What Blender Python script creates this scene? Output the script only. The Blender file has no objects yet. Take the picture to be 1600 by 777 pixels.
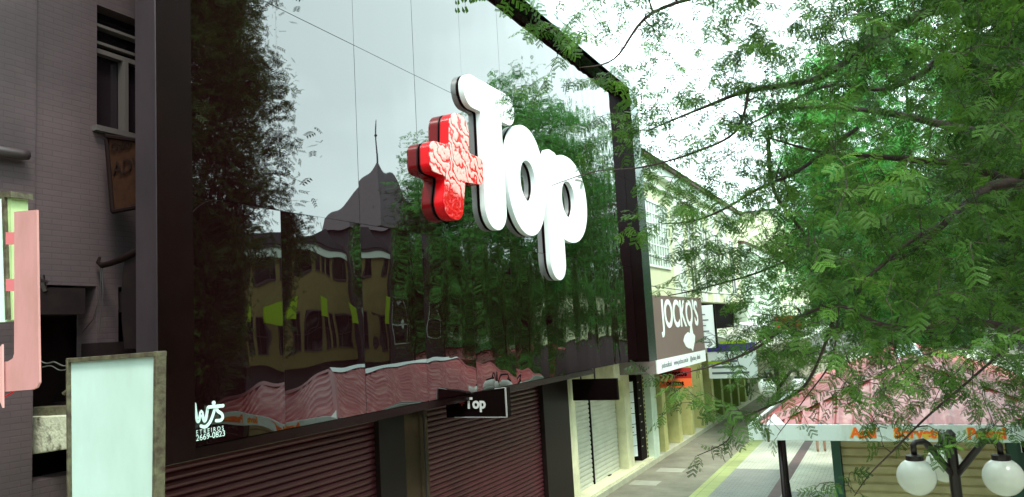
import bpy, math, random
import numpy as np
from mathutils import Vector, Matrix
R_=math.radians
random.seed(7); rng=np.random.default_rng(7)
S=bpy.context.scene; COL=S.collection
# ------------------------------------------------------------------ camera
YAW,PIT,ROL=R_(-25.957),R_(6.161),R_(-3.251); H=4.3
Fv=Vector((math.sin(YAW)*math.cos(PIT),math.cos(YAW)*math.cos(PIT),math.sin(PIT)))
r0=Vector((math.cos(YAW),-math.sin(YAW),0)); u0=r0.cross(Fv)
Rv=math.cos(ROL)*r0+math.sin(ROL)*u0; Uv=-math.sin(ROL)*r0+math.cos(ROL)*u0
cam=bpy.data.objects.new('camera',bpy.data.cameras.new('camera')); COL.objects.link(cam)
cam.matrix_world=Matrix(((Rv.x,Uv.x,-Fv.x,0),(Rv.y,Uv.y,-Fv.y,0),(Rv.z,Uv.z,-Fv.z,H),(0,0,0,1)))
cam.data.lens=27; cam.data.sensor_width=36; cam.data.clip_end=1500; cam.data.clip_start=.05
S.camera=cam
# ------------------------------------------------------------------ sky, sun, exposure
W=bpy.data.worlds.new('World'); S.world=W; W.use_nodes=True
nt=W.node_tree; nt.nodes.clear()
def wn(t): return nt.nodes.new(t)
sky=wn('ShaderNodeTexSky'); sky.sky_type='NISHITA'; sky.sun_disc=False
SUN_EL,SUN_AZ=R_(58),R_(130)      # azimuth clockwise from +Y: behind right of the camera
sky.sun_elevation=SUN_EL; sky.sun_rotation=SUN_AZ
tc=wn('ShaderNodeTexCoord'); mp=wn('ShaderNodeMapping'); mp.inputs['Scale'].default_value=(1,1,1.7)
no=wn('ShaderNodeTexNoise'); no.inputs['Scale'].default_value=2.3; no.inputs['Detail'].default_value=4; no.inputs['Roughness'].default_value=.5
cr=wn('ShaderNodeValToRGB'); cr.color_ramp.elements[0].position=.36; cr.color_ramp.elements[1].position=.64
cr.color_ramp.elements[0].color=(11.3,13.9,13.7,1); cr.color_ramp.elements[1].color=(14.6,18.4,17.8,1)
mx=wn('ShaderNodeMixRGB'); mx.inputs[0].default_value=.9
bg=wn('ShaderNodeBackground'); bg.inputs['Strength'].default_value=.1; ow=wn('ShaderNodeOutputWorld')
L=nt.links.new
L(tc.outputs['Generated'],mp.inputs['Vector']); L(mp.outputs[0],no.inputs['Vector']); L(no.outputs[0],cr.inputs[0])
L(sky.outputs[0],mx.inputs[1]); L(cr.outputs[0],mx.inputs[2]); L(mx.outputs[0],bg.inputs[0]); L(bg.outputs[0],ow.inputs[0])
sl=bpy.data.lights.new('sun','SUN'); sl.energy=1.5; sl.angle=R_(14); sl.color=(1,.96,.88)
so=bpy.data.objects.new('sun',sl); COL.objects.link(so)
sd=Vector((math.sin(SUN_AZ)*math.cos(SUN_EL),math.cos(SUN_AZ)*math.cos(SUN_EL),math.sin(SUN_EL)))
so.rotation_euler=sd.to_track_quat('Z','Y').to_euler()
S.view_settings.view_transform='Standard'; S.view_settings.look='None'; S.view_settings.gamma=1
S.view_settings.exposure=1.6
# ------------------------------------------------------------------ helpers
def ray(x,y): return Fv+(x-800)/1200*Rv-(y-388.5)/1200*Uv
def onY(x,y,Y): d=ray(x,y); t=Y/d.y; return Vector((d.x*t,Y,H+d.z*t))
def onX(x,y,X): d=ray(x,y); t=X/d.x; return Vector((X,d.y*t,H+d.z*t))
def dep(x,y,D): d=ray(x,y); return Vector((0,0,H))+d*D
def toimg(P):
    P=np.asarray(P)-np.array([0,0,H]); z=P@np.array(Fv); z=np.where(np.abs(z)<1e-4,1e-4,z)
    return 800+1200*(P@np.array(Rv))/z, 388.5-1200*(P@np.array(Uv))/z, z
class MB:
    def __init__(s): s.v=[]; s.f=[]
    def add(s,vs,fs):
        b=len(s.v); s.v+= [tuple(v) for v in vs]; s.f+=[tuple(i+b for i in f) for f in fs]; return s
    def box(s,x0,x1,y0,y1,z0,z1):
        x0,x1=min(x0,x1),max(x0,x1); y0,y1=min(y0,y1),max(y0,y1)
        return s.add([(x0,y0,z0),(x1,y0,z0),(x1,y1,z0),(x0,y1,z0),(x0,y0,z1),(x1,y0,z1),(x1,y1,z1),(x0,y1,z1)],
          [(0,3,2,1),(4,5,6,7),(0,1,5,4),(1,2,6,5),(2,3,7,6),(3,0,4,7)])
    def prism(s,pts,off):           # planar polygon of 3d points extruded by vector
        n=len(pts); a=[Vector(p) for p in pts]; b=[p+Vector(off) for p in a]
        return s.add(a+b,[tuple(range(n))[::-1],tuple(range(n,2*n))]+[(i,(i+1)%n,(i+1)%n+n,i+n) for i in range(n)])
    def tube(s,pts,rad,n=8,cap=True):
        pts=[Vector(p) for p in pts]; m=len(pts)
        if not hasattr(rad,'__len__'): rad=[rad]*m
        vs=[]; up=None
        for i,p in enumerate(pts):
            t=(pts[min(i+1,m-1)]-pts[max(i-1,0)])
            if t.length<1e-9: t=Vector((0,0,1))
            t.normalize()
            if up is None: up=Vector((0,0,1)) if abs(t.z)<.9 else Vector((1,0,0))
            a=(up-t*up.dot(t)); a.normalize(); b=t.cross(a); up=a
            for k in range(n):
                q=2*math.pi*k/n; vs.append(p+(a*math.cos(q)+b*math.sin(q))*rad[i])
        fs=[(i*n+k,i*n+(k+1)%n,(i+1)*n+(k+1)%n,(i+1)*n+k) for i in range(m-1) for k in range(n)]
        if cap: fs+=[tuple(range(n))[::-1],tuple(range((m-1)*n,m*n))]
        return s.add(vs,fs)
    def lathe(s,c,prof,n=20):        # prof list of (r,z)
        c=Vector(c); vs=[]; m=len(prof)
        for r,z in prof:
            for k in range(n):
                q=2*math.pi*k/n; vs.append(c+Vector((r*math.cos(q),r*math.sin(q),z)))
        fs=[(i*n+k,i*n+(k+1)%n,(i+1)*n+(k+1)%n,(i+1)*n+k) for i in range(m-1) for k in range(n)]
        return s.add(vs,fs+[tuple(range(n))[::-1],tuple(range((m-1)*n,m*n))])
def obj(name,mb,mat,parent=None,smooth=False,bevel=0):
    me=mb
    if isinstance(mb,MB):
        me=bpy.data.meshes.new(name); me.from_pydata(mb.v,[],mb.f); me.update()
    if smooth: me.polygons.foreach_set('use_smooth',[True]*len(me.polygons))
    o=bpy.data.objects.new(name,me); COL.objects.link(o)
    if mat is not None:
        me.materials.clear(); me.materials.append(mat)
    if bevel:
        b=o.modifiers.new('bevel','BEVEL'); b.width=bevel; b.segments=2; b.limit_method='ANGLE'
    if parent is not None:
        o.parent=parent
        if parent.type=='EMPTY': o.matrix_parent_inverse=Matrix.Translation(-parent.location)
    return o
def tag(o,label,cat,group=None):
    o['label']=label; o['category']=cat
    if group: o['group']=group
    return o
def thing(name,label,cat,loc,group=None):
    o=bpy.data.objects.new(name,None); COL.objects.link(o); o.location=loc; o.empty_display_size=.2
    return tag(o,label,cat,group)
def struct(name,mb,mat,kind='structure'):
    o=obj(name,mb,mat); o['kind']=kind; return o
# maps from flat (u,v,w): on street facade u=+Y v=+Z w=+X ; on sign facing the camera u=+X v=+Z w=-Y
FAC=lambda x,y,z: Matrix(((0,0,1,x),(1,0,0,y),(0,1,0,z),(0,0,0,1)))
FRO=lambda x,y,z: Matrix(((1,0,0,x),(0,0,-1,y),(0,1,0,z),(0,0,0,1)))
OPP=lambda x,y,z: Matrix(((0,0,-1,x),(-1,0,0,y),(0,1,0,z),(0,0,0,1)))
def fillet(pts,rads,n=7):
    out=[]; m=len(pts)
    for i in range(m):
        p=Vector(pts[i]).to_2d(); a=Vector(pts[i-1]).to_2d()-p; b=Vector(pts[(i+1)%m]).to_2d()-p
        r=rads[i] if hasattr(rads,'__len__') else rads
        if r<=0: out.append((p.x,p.y)); continue
        la,lb=a.length,b.length; a/=la; b/=lb
        ang=math.acos(max(-1,min(1,a.dot(b)))); d=min(r/math.tan(ang/2),la*.499,lb*.499); r=d*math.tan(ang/2)
        c=p+(a+b).normalized()*(r/math.sin(ang/2)); s0=p+a*d-c; e0=p+b*d-c
        a0=math.atan2(s0.y,s0.x); a1=math.atan2(e0.y,e0.x); da=(a1-a0+math.pi)%(2*math.pi)-math.pi
        for k in range(n+1):
            q=a0+da*k/n; out.append((c.x+r*math.cos(q),c.y+r*math.sin(q)))
    return out
def sell(cx,cz,a,b,e=2.0,n=48,t0=0,t1=2*math.pi,closed=True):
    o=[]
    for k in range(n if closed else n+1):
        t=t0+(t1-t0)*k/n; c,s=math.cos(t),math.sin(t)
        o.append((cx+a*math.copysign(abs(c)**(2/e),c),cz+b*math.copysign(abs(s)**(2/e),s)))
    return o
def curve_mesh(contours,depth,bev,M,name='shape'):
    cu=bpy.data.curves.new(name,'CURVE'); cu.dimensions='2D'; cu.fill_mode='BOTH'
    for c in contours:
        sp=cu.splines.new('POLY'); sp.points.add(len(c)-1); sp.use_cyclic_u=True
        for i,p in enumerate(c): sp.points[i].co=(p[0],p[1],0,1)
    cu.extrude=depth/2-bev; cu.bevel_depth=bev; cu.bevel_resolution=2; cu.offset=-bev
    o=bpy.data.objects.new(name,cu); COL.objects.link(o)
    dg=bpy.context.evaluated_depsgraph_get(); dg.update(); me=bpy.data.meshes.new_from_object(o.evaluated_get(dg))
    bpy.data.objects.remove(o); me.transform(M@Matrix.Translation((0,0,depth/2))); return me
def text_mesh(t,size,M,depth=.004,align='LEFT',bold=0,sx=1,sp=1):
    cu=bpy.data.curves.new('text','FONT'); cu.body=t; cu.size=size; cu.extrude=depth/2; cu.align_x=align; cu.offset=bold; cu.space_character=sp
    o=bpy.data.objects.new('text',cu); COL.objects.link(o)
    dg=bpy.context.evaluated_depsgraph_get(); dg.update(); me=bpy.data.meshes.new_from_object(o.evaluated_get(dg))
    bpy.data.objects.remove(o); me.transform(M@Matrix.Diagonal((sx,1,1,1))@Matrix.Translation((0,0,depth/2))); return me
def smooth_pts(P,n=5):
    P=[Vector(p) for p in P]; o=[]
    for i in range(len(P)-1):
        a,b=P[max(i-1,0)],P[i]; c,d=P[i+1],P[min(i+2,len(P)-1)]
        for k in range(n):
            t=k/n; o.append(.5*((2*b)+(c-a)*t+(2*a-5*b+4*c-d)*t*t+(3*b-a-3*c+d)*t**3))
    o.append(P[-1]); return o
def fit_text(t,w,h,M,depth=.003,bold=0):
    me=text_mesh(t,1,Matrix.Identity(4),depth,bold=bold); xs=[v.co.x for v in me.vertices]
    cap=.69; me.transform(M@Matrix.Diagonal((w/(max(xs)-min(xs)),h/cap,1,1))@Matrix.Translation((-min(xs),0,0))); return me
# ------------------------------------------------------------------ materials
MATS={}
def mat(name,col,rough=.6,metal=0,spec=.5,ior=1.5,var=0,vscale=3,col2=None,bump=0,bscale=20,stretch=(1,1,1),emit=0,trans=0,coat=0,detail=5,lo=.35,hi=.65):
    if name in MATS: return MATS[name]
    m=bpy.data.materials.new(name); m.use_nodes=True; n=m.node_tree.nodes; l=m.node_tree.links.new
    p=n['Principled BSDF']; p.inputs['Base Color'].default_value=(*col,1); p.inputs['Roughness'].default_value=rough
    p.inputs['Metallic'].default_value=metal; p.inputs['IOR'].default_value=ior; p.inputs['Specular IOR Level'].default_value=spec
    p.inputs['Coat Weight'].default_value=coat
    t=n.new('ShaderNodeTexCoord'); mp=n.new('ShaderNodeMapping'); mp.inputs['Scale'].default_value=stretch; l(t.outputs['Object'],mp.inputs[0])
    if col2 is not None or var:
        if col2 is None: col2=tuple(c*(1-var) for c in col)
        no=n.new('ShaderNodeTexNoise'); no.inputs['Scale'].default_value=vscale; no.inputs['Detail'].default_value=detail; no.inputs['Roughness'].default_value=.62
        l(mp.outputs[0],no.inputs['Vector']); r=n.new('ShaderNodeValToRGB'); l(no.outputs[0],r.inputs[0])
        r.color_ramp.elements[0].position=lo; r.color_ramp.elements[1].position=hi
        r.color_ramp.elements[0].color=(*col,1); r.color_ramp.elements[1].color=(*col2,1); l(r.outputs[0],p.inputs['Base Color'])
    if bump:
        b=n.new('ShaderNodeTexNoise'); b.inputs['Scale'].default_value=bscale; b.inputs['Detail'].default_value=4; l(mp.outputs[0],b.inputs['Vector'])
        bb=n.new('ShaderNodeBump'); bb.inputs['Strength'].default_value=bump; bb.inputs['Distance'].default_value=.02; l(b.outputs[0],bb.inputs['Height']); l(bb.outputs[0],p.inputs['Normal'])
    if emit: p.inputs['Emission Color'].default_value=(*col,1); p.inputs['Emission Strength'].default_value=emit
    MATS[name]=m; return m
def brick_mat(name,c1,c2,cm,scale,bw=.5,bh=.25,mortar=.02,rough=.7,axis='XY',bump=.3,off=.5,stain=.25,stscale=.6):
    m=bpy.data.materials.new(name); m.use_nodes=True; n=m.node_tree.nodes; l=m.node_tree.links.new; p=n['Principled BSDF']
    t=n.new('ShaderNodeTexCoord'); sx=n.new('ShaderNodeSeparateXYZ'); cb=n.new('ShaderNodeCombineXYZ'); l(t.outputs['Object'],sx.inputs[0])
    l(sx.outputs[axis[0]],cb.inputs['X']); l(sx.outputs[axis[1]],cb.inputs['Y'])
    b=n.new('ShaderNodeTexBrick'); b.inputs['Scale'].default_value=scale; b.inputs['Brick Width'].default_value=bw; b.inputs['Row Height'].default_value=bh
    b.inputs['Mortar Size'].default_value=mortar; b.offset=off; b.inputs['Color1'].default_value=(*c1,1); b.inputs['Color2'].default_value=(*c2,1); b.inputs['Mortar'].default_value=(*cm,1)
    l(cb.outputs[0],b.inputs['Vector'])
    no=n.new('ShaderNodeTexNoise'); no.inputs['Scale'].default_value=stscale; no.inputs['Detail'].default_value=6; l(t.outputs['Object'],no.inputs['Vector'])
    r=n.new('ShaderNodeMapRange'); r.inputs['From Min'].default_value=.3; r.inputs['From Max'].default_value=.7; r.inputs['To Min'].default_value=1-stain; r.inputs['To Max'].default_value=1+stain*.4
    l(no.outputs[0],r.inputs[0]); mm=n.new('ShaderNodeVectorMath'); mm.operation='SCALE'; l(b.outputs['Color'],mm.inputs[0]); l(r.outputs[0],mm.inputs['Scale']); l(mm.outputs[0],p.inputs['Base Color'])
    p.inputs['Roughness'].default_value=rough
    if bump:
        bb=n.new('ShaderNodeBump'); bb.inputs['Strength'].default_value=bump; bb.inputs['Distance'].default_value=.01; bb.invert=True
        l(b.outputs['Fac'],bb.inputs['Height']); l(bb.outputs[0],p.inputs['Normal'])
    MATS[name]=m; return m
def leaf_mat(name,dark,light,tr=.35,var=.6):
    m=bpy.data.materials.new(name); m.use_nodes=True; n=m.node_tree.nodes; l=m.node_tree.links.new; p=n['Principled BSDF']
    a=n.new('ShaderNodeAttribute'); a.attribute_name='tone'; r=n.new('ShaderNodeValToRGB'); l(a.outputs['Fac'],r.inputs[0])
    r.color_ramp.elements[0].color=(*dark,1); r.color_ramp.elements[1].color=(*light,1)
    l(r.outputs[0],p.inputs['Base Color']); p.inputs['Roughness'].default_value=.55; p.inputs['Specular IOR Level'].default_value=.22
    t=n.new('ShaderNodeBsdfTranslucent'); hs=n.new('ShaderNodeHueSaturation'); hs.inputs['Value'].default_value=1.7; hs.inputs['Hue'].default_value=.49; l(r.outputs[0],hs.inputs['Color']); l(hs.outputs[0],t.inputs[0])
    mx=n.new('ShaderNodeMixShader'); mx.inputs[0].default_value=tr; l(p.outputs[0],mx.inputs[1]); l(t.outputs[0],mx.inputs[2]); l(mx.outputs[0],n['Material Output'].inputs[0])
    MATS[name]=m; return m
M_panel=mat('gloss_black_panel',(.006,.0015,.002),rough=.012,ior=2.25)
M_frame=mat('frame_black',(.006,.0018,.0018),rough=.22,ior=1.4,spec=.35,var=.4,vscale=2)
M_frame_face=mat('frame_face_gloss',(.012,.004,.005),rough=.05,ior=2.3)
M_facemetal=mat('pale_brushed_face',(.085,.115,.110),rough=.22,metal=.85,var=.2,vscale=1.5)
M_colblack=mat('column_black',(.008,.003,.003),rough=.5,spec=.25)
M_steel=mat('brushed_dark_steel',(.10,.075,.085),rough=.34,metal=.75,var=.35,vscale=1.3,stretch=(1,1,.5))
M_back=mat('joint_grey',(.16,.15,.15),rough=.7)
M_white=mat('white_acrylic',(.82,.86,.86),rough=.22,ior=1.5)
M_whiteside=mat('white_return',(.74,.80,.79),rough=.35)
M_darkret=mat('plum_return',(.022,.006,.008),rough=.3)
M_red=mat('red_return',(.62,.004,.008),rough=.25)
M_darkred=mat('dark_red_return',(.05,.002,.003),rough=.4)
M_concrete_wall=brick_mat('painted_block_wall',(.056,.034,.037),(.052,.031,.034),(.043,.026,.029),1,bw=.19,bh=.055,mortar=.006,axis='YZ',bump=.45,stain=.42,stscale=1.1)
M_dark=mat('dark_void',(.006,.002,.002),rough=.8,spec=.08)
M_darkwood=mat('dark_ledge',(.009,.004,.004),rough=.75,spec=.15,var=.5,vscale=6)
M_rustframe=mat('rusty_green_metal',(.10,.095,.05),rough=.7,col2=(.035,.022,.012),vscale=11,bump=.4,bscale=30)
M_slab=mat('mouldy_concrete',(.42,.42,.30),rough=.9,col2=(.06,.05,.025),vscale=7,bump=.6,bscale=24,lo=.50,hi=.66)
M_board=mat('white_board',(.50,.66,.60),rough=.35,col2=(.43,.57,.50),vscale=2.6,stretch=(1,1,.5),lo=.4,hi=.75)
M_pink=mat('pink_metal',(.50,.24,.23),rough=.5,col2=(.40,.19,.17),vscale=7,stretch=(1,1,.35),lo=.42,hi=.75)
M_limebox=mat('pale_lime_box',(.42,.55,.25),rough=.5,var=.2,vscale=6)
M_lightbox=mat('pale_light_box',(.62,.85,.70),rough=.3)
M_rustsign=mat('rusty_brown_sign',(.016,.005,.002),rough=.9,spec=.1,col2=(.028,.010,.004),vscale=8,bump=.2)
M_glassdark=mat('dark_glass',(.012,.008,.01),rough=.06,ior=1.5)
M_shutdark=mat('dark_red_shutter',(.085,.018,.024),rough=.32,metal=.35,var=.25,vscale=2)
M_shutlight=mat('pale_green_shutter',(.60,.62,.50),rough=.45,var=.15,vscale=1.5)
M_pil=mat('bronze_pilaster',(.16,.10,.06),rough=.25,metal=.8,var=.4,vscale=1.2)
M_col=mat('cream_green_column',(.74,.74,.48),rough=.7,var=.2,vscale=3)
M_teal=mat('pale_teal_column',(.60,.74,.58),rough=.6,var=.15,vscale=3)
M_yel=mat('yellow_green_fin',(.56,.56,.22),rough=.65,var=.22,vscale=2.5)
M_brown=mat('taupe_sign',(.155,.108,.092),rough=.45,var=.06,vscale=3)
M_greyside=mat('grey_marquee_side',(.26,.22,.21),rough=.55,var=.15,vscale=2)
M_signwhite=mat('sign_white',(.78,.86,.84),rough=.4)
M_mint=mat('mint_wall',(.48,.60,.45),rough=.8,var=.18,vscale=1.2)
M_paleyel=mat('pale_yellow_wall',(.62,.66,.42),rough=.8,var=.15,vscale=1.2)
M_trim=mat('white_trim',(.66,.74,.66),rough=.6)
M_rooftile=mat('brown_roof_tile',(.10,.055,.035),rough=.8,var=.4,vscale=5)
M_orange=mat('orange_board',(.75,.12,.02),rough=.5)
M_textblk=mat('black_ink',(.003,.001,.001),rough=.5,spec=.06)
M_textgrey=mat('grey_ink',(.10,.12,.14),rough=.5)
M_textred=mat('red_ink',(.35,.008,.006),rough=.5)
M_textora=mat('orange_ink',(.80,.13,.012),rough=.5)
M_textyel=mat('yellow_ink',(.75,.55,.05),rough=.5)
M_purple=mat('purple_banner',(.045,.02,.22),rough=.5)
M_lime=mat('lime_sign',(.30,.46,.01),rough=.5)
M_green=mat('green_sign',(.03,.25,.04),rough=.5)
M_redwall=mat('red_shop_wall',(.30,.02,.012),rough=.5,var=.3,vscale=2)
M_kgreen=mat('kiosk_green',(.012,.085,.05),rough=.45)
M_kyel=mat('kiosk_yellow_slat',(.56,.52,.26),rough=.5,var=.2,vscale=3)
M_kroof=mat('faded_red_sheet',(.31,.040,.042),rough=.34,col2=(.50,.23,.20),vscale=4,lo=.45,hi=.72,coat=.1)
M_kwhite=mat('kiosk_white_fascia',(.60,.71,.66),rough=.5,col2=(.42,.48,.40),vscale=5,stretch=(1,1,.4),lo=.45,hi=.75)
M_black=mat('black_iron',(.014,.008,.008),rough=.4)
M_globe=mat('opal_globe',(.70,.74,.66),rough=.18)
M_bark=mat('bark',(.045,.024,.019),rough=.85,col2=(.018,.009,.008),vscale=14,bump=.5,bscale=30)
M_cable=mat('cable_black',(.012,.008,.008),rough=.6)
M_purpwall=mat('mauve_wall',(.050,.032,.040),rough=.7,var=.2)
M_slate=mat('slate_roof',(.05,.035,.045),rough=.7,var=.3,vscale=4)
M_ochre=mat('ochre_wall',(.21,.165,.05),rough=.8,var=.2)
M_asphalt=mat('asphalt',(.06,.055,.05),rough=.9,var=.3,vscale=4,bump=.3,bscale=60)
M_walk=mat('sidewalk_concrete',(.215,.205,.145),rough=.85,col2=(.135,.128,.09),vscale=1.1,bump=.3,bscale=40)
M_patch=mat('pale_patch',(.34,.34,.26),rough=.8,var=.2)
M_tact=brick_mat('yellow_tactile',(.34,.39,.14),(.30,.35,.13),(.18,.20,.09),2.5,bw=1,bh=1,off=0,stain=.3)
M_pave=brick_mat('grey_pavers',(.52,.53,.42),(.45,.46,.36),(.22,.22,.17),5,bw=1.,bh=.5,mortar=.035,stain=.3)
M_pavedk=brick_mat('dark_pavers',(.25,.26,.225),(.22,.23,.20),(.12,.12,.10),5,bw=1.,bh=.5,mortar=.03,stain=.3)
M_maroon=mat('maroon_strip',(.11,.065,.06),rough=.7,var=.25)
M_kerb=mat('kerb_stone',(.46,.47,.33),rough=.8,var=.2)
# red film face: protective film wrinkles; pink sky reflection painted into the colour
def film():
    m=bpy.data.materials.new('red_film_acrylic'); m.use_nodes=True; n=m.node_tree.nodes; l=m.node_tree.links.new; p=n['Principled BSDF']
    t=n.new('ShaderNodeTexCoord'); no=n.new('ShaderNodeTexNoise'); no.inputs['Scale'].default_value=2.2; no.inputs['Detail'].default_value=6; no.inputs['Distortion'].default_value=1.6; l(t.outputs['Object'],no.inputs['Vector'])
    w=n.new('ShaderNodeTexWave'); w.wave_type='BANDS'; w.bands_direction='DIAGONAL'; w.inputs['Scale'].default_value=2.6; w.inputs['Distortion'].default_value=13; w.inputs['Detail'].default_value=4; w.inputs['Detail Scale'].default_value=1.6; l(t.outputs['Object'],w.inputs['Vector'])
    r=n.new('ShaderNodeValToRGB'); l(w.outputs['Color'],r.inputs[0]); r.color_ramp.elements[0].position=.15; r.color_ramp.elements[1].position=.5
    r.color_ramp.elements[0].color=(.55,.006,.012,1); r.color_ramp.elements[1].color=(.80,.40,.37,1)
    # painted pink reflection fades out towards the lower arm
    sx=n.new('ShaderNodeSeparateXYZ'); l(t.outputs['Object'],sx.inputs[0]); mr=n.new('ShaderNodeMapRange'); mr.inputs['From Min'].default_value=6.3; mr.inputs['From Max'].default_value=7.1; l(sx.outputs['Z'],mr.inputs[0])
    ad=n.new('ShaderNodeMath'); ad.operation='MULTIPLY_ADD'; l(no.outputs[0],ad.inputs[0]); ad.inputs[1].default_value=1.3; l(mr.outputs[0],ad.inputs[2])
    st=n.new('ShaderNodeMapRange'); st.inputs['From Min'].default_value=.75; st.inputs['From Max'].default_value=1.1; l(ad.outputs[0],st.inputs[0])
    mx=n.new('ShaderNodeMixRGB'); l(st.outputs[0],mx.inputs[0]); mx.inputs[1].default_value=(.52,.003,.008,1); l(r.outputs[0],mx.inputs[2]); l(mx.outputs[0],p.inputs['Base Color'])
    p.inputs['Roughness'].default_value=.12; bb=n.new('ShaderNodeBump'); bb.inputs['Strength'].default_value=.2; bb.inputs['Distance'].default_value=.02; l(w.outputs['Color'],bb.inputs['Height']); l(bb.outputs[0],p.inputs['Normal'])
    return m
M_film=film()
# ------------------------------------------------------------------ ground
struct('ground',MB().box(-250,250,-150,400,-.3,-.02),M_asphalt)
def sheet(x0,x1,y0,y1,z): return MB().box(x0,x1,y0,y1,-.05,z)
struct('sidewalk',sheet(-7.3,-4.95,-8,90,.0),M_walk)
struct('tactile_strip',sheet(-4.95,-4.5,-8,90,.001),M_tact)
struct('paving',MB().box(-4.5,-3.13,23.2,90,-.05,.0).box(-4.5,-3.13,-8,19,-.05,.0),M_pave)
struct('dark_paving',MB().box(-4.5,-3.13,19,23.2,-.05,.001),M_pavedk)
struct('maroon_strip',sheet(-3.13,-2.85,-8,90,.002),M_maroon)
struct('plaza_paving',MB().box(-2.85,7,20.4,90,-.05,.0).box(-2.85,7,-8,16.8,-.05,0),M_pave)
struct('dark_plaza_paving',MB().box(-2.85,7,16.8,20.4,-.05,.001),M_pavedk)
struct('far_sidewalk',sheet(7,10.2,-8,90,.0),M_walk)
struct('step',MB().box(-9,-6.98,16.5,60,-.05,.14),M_kerb)
for i,(cx,cy) in enumerate([onY(1050,735,22.66)[:2],onY(1010,755,20.76)[:2]]):
    struct('paving_patch',MB().box(cx-.42,cx+.35,cy-.32,cy+.3,-.05,.006),M_patch)
# ------------------------------------------------------------------ the grey building at the left
gb=thing('grey_building','dark mauve-grey painted block building left of the big black shopfront','building',(-8,2,0))
wb=MB(); XW=-7.05
wy0,wy1,wz0,wz1=5.02,6.1,6.60,7.90   # window opening
for a in [(-9,4.38,0,14),]: wb.box(XW-.3,XW,-9,4.38,0,14)
obj('side_wall',MB().box(XW-.28,XW+.03,-9,4.38,0,14),M_concrete_wall,gb)
wb=MB().box(XW-.3,XW,4.38,wy0,4.98,14).box(XW-.3,XW,wy1,6.4,0,14).box(XW-.3,XW,wy0,wy1,wz1,14).box(XW-.3,XW,wy0,wy1,4.98,wz0).box(XW-.3,XW,5.02,5.26,0,4.98).box(XW-.3,XW,4.38,6.1,0,3.2)
obj('wall',wb,M_concrete_wall,gb)
obj('recess',MB().box(XW-.9,XW-.55,4,6.4,2.5,8.2),M_dark,gb)
wf=obj('window',MB().box(XW-.16,XW-.10,wy0,wy0+.03,wz0,wz1).box(XW-.16,XW-.08,wy0,wy1,7.42,7.47).box(XW-.16,XW-.08,wy0,wy1,7.52,7.55).box(XW-.16,XW-.06,5.38,5.43,wz0,7.42).box(XW-.14,XW-.04,wy0,wy1,7.69,7.72),mat('pale_window_frame',(.065,.052,.048),rough=.6),gb)
obj('pane',MB().box(XW-.2,XW-.17,wy0,wy1,wz0,wz1),M_glassdark,wf)
obj('sill',MB().box(XW-.25,XW+.07,wy0-.05,wy1,wz0-.05,wz0+.005),mat('sill',(.06,.048,.045),rough=.7,var=.3),wf)
obj('ledge',MB().box(XW-.3,XW+.06,4.40,4.86,4.70,4.95).box(XW-.3,XW+.04,5.28,5.9,4.72,4.93).box(XW-.2,XW+.10,5.0,5.9,4.22,4.42),M_darkwood,gb)
obj('roof',MB().box(XW-.4,XW+.12,-9,6.4,14,14.25),M_darkwood,gb)
tag(obj('drain_pipe',MB().tube([(XW+.1,3.3,6.13),(XW+.1,4.2,6.15),(XW+.1,4.27,6.155)],[.05,.05,.045],10),mat('pipe_plum',(.035,.024,.025),rough=.4),smooth=True),'short plum grey horizontal pipe high on the grey wall at the left edge','pipe')
rs=thing('hanging_sign','rusty brown hanging board with faded writing below the high window','sign',(-6.4,5.0,6.3))
P=[onY(x,y,5.0) for x,y in [(166,213),(225,221),(225,322),(176,331)]]
obj('board',MB().prism([p+Vector((0,.01,0)) for p in P],(0,.07,0)),M_rustsign,rs)
edge=MB()
for a,b in zip(P,P[1:]+P[:1]): edge.tube([a,b],.022,6)
obj('rim',edge,M_dark,rs)
b0=P[0]; txt=text_mesh('Odilo',.13,FRO(b0.x+.07,4.998,b0.z-.17),.004); obj('lettering',txt,mat('faded_ink',(.008,.003,.002),rough=.9,spec=.1),rs)
obj('lettering',text_mesh('ADV',.2,FRO(b0.x+.1,4.998,b0.z-.42),.004),mat('faded_ink',(.05,.02,.01)),rs)
ds=thing('bracket_sign','dark curved hanging sign on an arched arm beside the shiny frame edge','sign',(-6.6,5.0,5.0))
q=lambda x,y,Y=5.0: onY(x,y,Y)
obj('arm',MB().tube([q(156,402),q(153,410),q(160,415),q(175,411),q(195,403),q(225,386)],[.014,.02,.03,.03,.034,.04],8),M_dark,ds,smooth=True)
obj('board',MB().prism([q(x,y) for x,y in [(195,404),(225,388),(225,545),(194,545),(190,500),(190,450)]],(0,.08,0)),M_darkwood,ds)
tag(obj('cable',MB().tube([q(157,415),q(158,440),q(154,470),q(145,500),q(128,520)],.005,5).tube([q(160,415),q(161,460),q(155,520)],.005,5),M_cable),'thin black wires hanging from the arched arm down the grey wall','cable')
tag(obj('wall_fitting',MB().tube([onX(64,430,-7.0),onX(66,445,-7.0),onX(70,455,-7.0)],.03,6).tube([onX(62,437,-6.98),onX(74,441,-6.98)],.018,6),M_black),'small black metal fitting on the grey wall right of the pink sign strip','fitting')
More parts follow.
